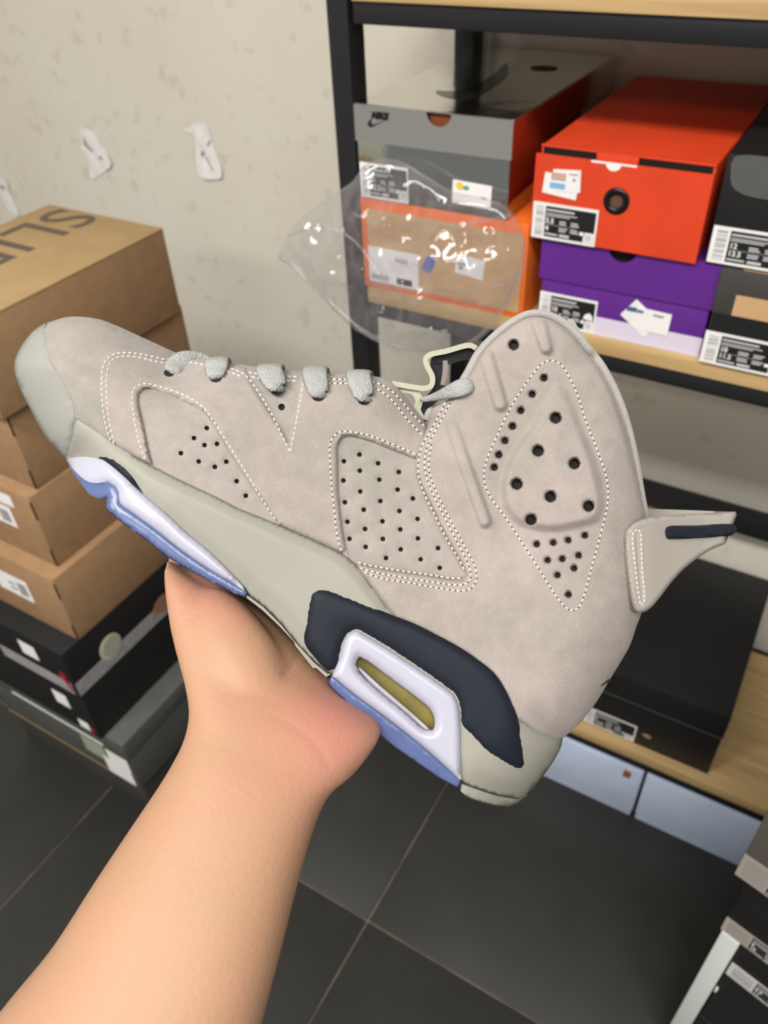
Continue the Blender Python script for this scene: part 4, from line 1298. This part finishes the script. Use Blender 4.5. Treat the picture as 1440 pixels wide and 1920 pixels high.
def blob_chain(pts):
    """A limb of overlapping rounded sections: pts are (position, radius)."""
    P = np.array([p for p, r_ in pts])
    R_ = np.array([r_ for p, r_ in pts])
    Q = catmull(np.hstack([P * 1000, R_[:, None] * 1000]), 3) / 1000
    VV, FF = [], []
    n = 16
    mm = len(Q)
    for i in range(mm):
        t = Q[min(i + 1, mm - 1), :3] - Q[max(i - 1, 0), :3]
        t = t / (np.linalg.norm(t) + 1e-12)
        u = np.cross(t, RIGHT)
        u = u / (np.linalg.norm(u) + 1e-12)
        v = np.cross(t, u)
        for j in range(n):
            a_ = 2 * math.pi * j / n
            VV.append(Q[i, :3] + (u * math.cos(a_) + v * math.sin(a_)) * Q[i, 3])
    for i in range(mm - 1):
        for j in range(n):
            FF.append((i * n + j, i * n + (j + 1) % n, (i + 1) * n + (j + 1) % n, (i + 1) * n + j))
    for s_, e_ in ((0, 1), (mm - 1, -1)):
        k = len(VV)
        t = Q[s_, :3] - Q[s_ + e_, :3]
        t = t / (np.linalg.norm(t) + 1e-12)
        VV.append(Q[s_, :3] + t * Q[s_, 3] * .6)
        for j in range(n):
            q = (s_ * n + j, s_ * n + (j + 1) % n, k)
            FF.append(q if e_ < 0 else q[::-1])
    return VV, FF
# palm under the sole, reaching away from the viewer
solev = np.array([.785, .62])                    # along the sole in image pixels, towards the heel
up_px = np.array([.62, -.785])
def under(px, depth, drop):
    """A point below the sole line: px along the sole, drop in metres below it."""
    base_ = np.array([250., 1003.]) + solev * px
    q = base_ - up_px * (drop / D0 * FOC)
    return drawn(q[0], q[1], depth)
palm = []
for dpt, hw_, th_ in ((.345, .026, .012), (.362, .033, .0125), (.385, .036, .012), (.405, .037, .011), (.418, .036, .009)):
    cpt = under(335, dpt, .0195)
    ax = (under(400, dpt, .02) - under(200, dpt, .02))
    ax = ax / np.linalg.norm(ax)
    nx = np.cross(ax, FWD)
    nx = nx / np.linalg.norm(nx)
    palm.append([cpt + ax * hw_ * math.copysign(abs(math.cos(t)) ** .7, math.cos(t)) + nx * th_ * math.copysign(abs(math.sin(t)) ** .8, math.sin(t)) for t in np.arange(24) / 24 * 2 * math.pi])
PV = [p for r_ in palm for p in r_]
PF = []
for i in range(len(palm) - 1):
    for j in range(24):
        PF.append((i * 24 + j, i * 24 + (j + 1) % 24, (i + 1) * 24 + (j + 1) % 24, (i + 1) * 24 + j))
PF += [tuple(range(23, -1, -1)), tuple((len(palm) - 1) * 24 + j for j in range(24))]
parts.append((PV, PF))
# four fingers running under the sole and curling up on the far side
for px, ln, r0 in ((225, .92, .0088), (300, 1.0, .0092), (375, .96, .0088), (448, .80, .0078)):
    d0 = .408
    parts.append(blob_chain([(under(px, d0, .018), r0 * 1.1), (under(px - 2, d0 + .018 * ln, .016), r0), (under(px - 4, d0 + .034 * ln, .012), r0 * .98), (under(px - 6, d0 + .045 * ln, .000), r0 * .95),
                             (under(px - 8, d0 + .047 * ln, -.018 * ln), r0 * .88), (under(px - 9, d0 + .044 * ln, -.032 * ln), r0 * .78), (under(px - 10, d0 + .041 * ln, -.039 * ln), r0 * .62)]))
# thumb along the forefoot edge of the sole
parts.append(blob_chain([(drawn(420, 1175, .362), .015), (drawn(380, 1128, .374), .0135), (drawn(366, 1106, .390), .0115), (drawn(356, 1088, .406), .0105), (drawn(350, 1068, .420), .0095), (drawn(344, 1046, .432), .0082), (drawn(340, 1024, .438), .006)]))
# heel of the hand: two pads
parts.append(blob_chain([(drawn(490, 1340, .336), .017), (drawn(450, 1260, .343), .0195), (drawn(412, 1190, .352), .0175), (drawn(385, 1145, .362), .0135)]))
parts.append(blob_chain([(drawn(545, 1405, .336), .016), (drawn(592, 1390, .342), .0165), (drawn(604, 1370, .352), .016), (drawn(610, 1352, .365), .0130)]))
Va, Fa = merge(parts)
tmp = obj('hand_raw', Va, Fa, None)
md = tmp.modifiers.new('remesh', 'REMESH')
md.mode = 'VOXEL'
md.voxel_size = .0016
ms = tmp.modifiers.new('smooth', 'SMOOTH')
ms.factor = .6
ms.iterations = 18
dg = bpy.context.evaluated_depsgraph_get()
dg.update()
hand_me = bpy.data.meshes.new_from_object(tmp.evaluated_get(dg))
raw_me = tmp.data
bpy.data.objects.remove(tmp)
bpy.data.meshes.remove(raw_me)
hv = np.empty(len(hand_me.vertices) * 3)
hand_me.vertices.foreach_get('co', hv)
hv = hv.reshape(-1, 3)
rel = hv - CAM
dz = rel @ FWD
hx, hy = 720 + FOC * (rel @ RIGHT) / dz, 960 - FOC * (rel @ UP) / dz
nv = np.empty(len(hand_me.vertices) * 3)
hand_me.vertices.foreach_get('normal', nv)
nv = nv.reshape(-1, 3)
facing = np.clip(-(nv @ FWD), 0, 1)
# wrist and palm creases pressed into the skin
press = np.zeros(len(hv))
for path, dep, wd in (([(510, 1342), (550, 1360), (590, 1392), (618, 1435)], .00045, 6), ([(430, 1300), (480, 1306), (530, 1322)], .0003, 5),
                      ([(556, 1190), (560, 1215), (553, 1240), (535, 1262)], .0013, 6), ([(345, 1130), (362, 1112), (385, 1096)], .0004, 3), ([(340, 1145), (365, 1126), (395, 1108)], .0004, 3),
                      ([(348, 1165), (378, 1146), (410, 1128)], .0003, 3), ([(600, 1265), (640, 1305), (690, 1350)], .0006, 6)):
    d = seg_dist(catmull(path, 8), hx, hy)
    press = press + dep * np.exp(-(d / wd) ** 2)
hv = hv - nv * (press * facing)[:, None]
hand_me.vertices.foreach_set('co', (hv - SHOE).ravel())
flush = np.exp(-(((hx - 640) / 95) ** 2 + ((hy - 1345) / 85) ** 2)) * .9 + np.exp(-(((hx - 400) / 90) ** 2 + ((hy - 1100) / 70) ** 2)) * .55 + .25 * np.exp(-(((hx - 560) / 120) ** 2 + ((hy - 1450) / 150) ** 2))
flush = np.clip(flush + .06, 0, 1)
at = hand_me.attributes.new('flush', 'FLOAT', 'POINT')
at.data.foreach_set('value', flush.astype(np.float32))
hand_me.materials.append(skin_mat)
hand_me.polygons.foreach_set('use_smooth', [True] * len(hand_me.polygons))
hand_me.update()
person = bpy.data.objects.new('person', hand_me)
person.location = tuple(SHOE)
COL.objects.link(person)
tag(person, 'bare forearm and palm-up hand holding the grey sneaker by its sole', 'person')

# ------------------------------------------------------------------ clear plastic bag
def film_material():
    M = bpy.data.materials.new('clear_film')
    M.use_nodes = True
    nt = M.node_tree
    for n in list(nt.nodes):
        if n.type != 'OUTPUT_MATERIAL':
            nt.nodes.remove(n)
    out = [n for n in nt.nodes if n.type == 'OUTPUT_MATERIAL'][0]
    tr = nt.nodes.new('ShaderNodeBsdfTransparent')
    tr.inputs['Color'].default_value = (.97, .97, .98, 1)
    gl = nt.nodes.new('ShaderNodeBsdfGlossy')
    gl.inputs['Roughness'].default_value = .07
    df = nt.nodes.new('ShaderNodeBsdfTranslucent')
    df.inputs['Color'].default_value = (.9, .9, .95, 1)
    d2 = nt.nodes.new('ShaderNodeBsdfDiffuse')
    d2.inputs['Color'].default_value = (.85, .85, .9, 1)
    ad = nt.nodes.new('ShaderNodeMixShader')
    ad.inputs[0].default_value = .5
    nt.links.new(df.outputs[0], ad.inputs[1])
    nt.links.new(d2.outputs[0], ad.inputs[2])
    m1 = nt.nodes.new('ShaderNodeMixShader')
    lw = nt.nodes.new('ShaderNodeLayerWeight')
    lw.inputs['Blend'].default_value = .25
    mp = nt.nodes.new('ShaderNodeMapRange')
    mp.inputs['To Min'].default_value = .03
    mp.inputs['To Max'].default_value = .42
    nt.links.new(lw.outputs['Facing'], mp.inputs['Value'])
    nt.links.new(mp.outputs['Result'], m1.inputs[0])
    nt.links.new(tr.outputs[0], m1.inputs[1])
    nt.links.new(ad.outputs[0], m1.inputs[2])
    m2 = nt.nodes.new('ShaderNodeMixShader')
    pw = nt.nodes.new('ShaderNodeMath')
    pw.operation = 'POWER'
    pw.inputs[1].default_value = 3.0
    nt.links.new(lw.outputs['Facing'], pw.inputs[0])
    sc = nt.nodes.new('ShaderNodeMath')
    sc.operation = 'MULTIPLY_ADD'
    sc.inputs[1].default_value = 0.35
    sc.inputs[2].default_value = 0.07
    nt.links.new(pw.outputs[0], sc.inputs[0])
    nt.links.new(sc.outputs[0], m2.inputs[0])
    nt.links.new(m1.outputs[0], m2.inputs[1])
    nt.links.new(gl.outputs[0], m2.inputs[2])
    nt.links.new(m2.outputs[0], out.inputs['Surface'])
    return M
film = film_material()
def ray_dir(x, y):
    return ((x - 720) / FOC) * RIGHT + ((960 - y) / FOC) * UP + FWD
def on_front(x, y, Y):
    r_ = ray_dir(x, y)
    return CAM + r_ * (Y / r_[1])
BAG = [(668, 335), (690, 306), (720, 296), (760, 305), (800, 328), (850, 358), (900, 368), (950, 385), (975, 420), (988, 470), (980, 520), (952, 572), (920, 612), (880, 642), (830, 658), (780, 656), (735, 642), (690, 622), (640, 584), (600, 545), (565, 503), (529, 478),
       (545, 440), (572, 402), (605, 378), (645, 352)]
bw = np.array([on_front(x, y, .885) for x, y in BAG])
bag_o = (float(bw[:, 0].mean()), .885, float(bw[:, 2].min()))
b2 = np.stack([bw[:, 0] - bag_o[0], bw[:, 2] - bag_o[2]], 1)
bp2 = catmull(b2, .008, True)
V2, F2 = fill2d(bp2, (), .0045)
from mathutils import noise as mnoise
def crumple(u, v, ph):
    q = Vector((u * 16 + ph, v * 16, ph * 1.7))
    a1 = abs(mnoise.noise(q))
    q2 = Vector((u * 38 + ph * 3, v * 30, 4.1 + ph))
    a2 = abs(mnoise.noise(q2))
    q3 = Vector((u * 90, v * 80, 8 + ph))
    return .034 * (.4 - min(a1, .4)) + .014 * (.4 - min(a2, .4)) + .0030 * mnoise.noise(q3)
dd = seg_dist(bp2, V2[:, 0], V2[:, 1], True)
puff = np.sqrt(np.clip(dd / .07, 0, 1))
front = [(u, -.004 - .020 * k - crumple(u, v, .3) * (.25 + k), v) for (u, v), k in zip(V2, puff)]
back = [(u, min(.010, -.002 + .004 * k - crumple(u, v, 5.3) * .4 * k), v) for (u, v), k in zip(V2, puff)]
n = len(V2)
bag = obj('plastic_bag', front + back, [list(f) for f in F2] + [[i + n for i in f[::-1]] for f in F2] + [[q, p, p + n, q + n] for p, q in boundary_loops(F2)], film, None, True)
bag.location = bag_o
tag(bag, 'crumpled clear plastic bag hanging in front of the bright orange box', 'plastic bag')
hem_film = mat('hem_film', (226, 226, 236), .35, trans=0.0)
def hem(path, r_):
    P = np.array([on_front(x, y, .878) for x, y in path]) - np.array(bag_o)
    P = catmull(P * 1000, 8) / 1000
    P[:, 1] -= .004 + .004 * np.sin(np.arange(len(P)) * .35)
    V, F = tube(P, r_, 6)
    return obj('bag_hem', V, F, film, bag, True)
hem([(529, 478), (565, 503), (600, 545), (640, 584), (690, 622), (735, 642), (780, 656), (830, 658), (880, 642), (920, 612), (945, 575), (958, 540), (968, 510)], .0028)
hem([(545, 440), (600, 422), (650, 440), (690, 480), (720, 520)], .0020)
hem([(668, 400), (740, 420), (790, 418), (850, 424), (900, 412), (960, 400)], .0020)
hem([(700, 528), (760, 540), (830, 542), (900, 538), (950, 528)], .0016)
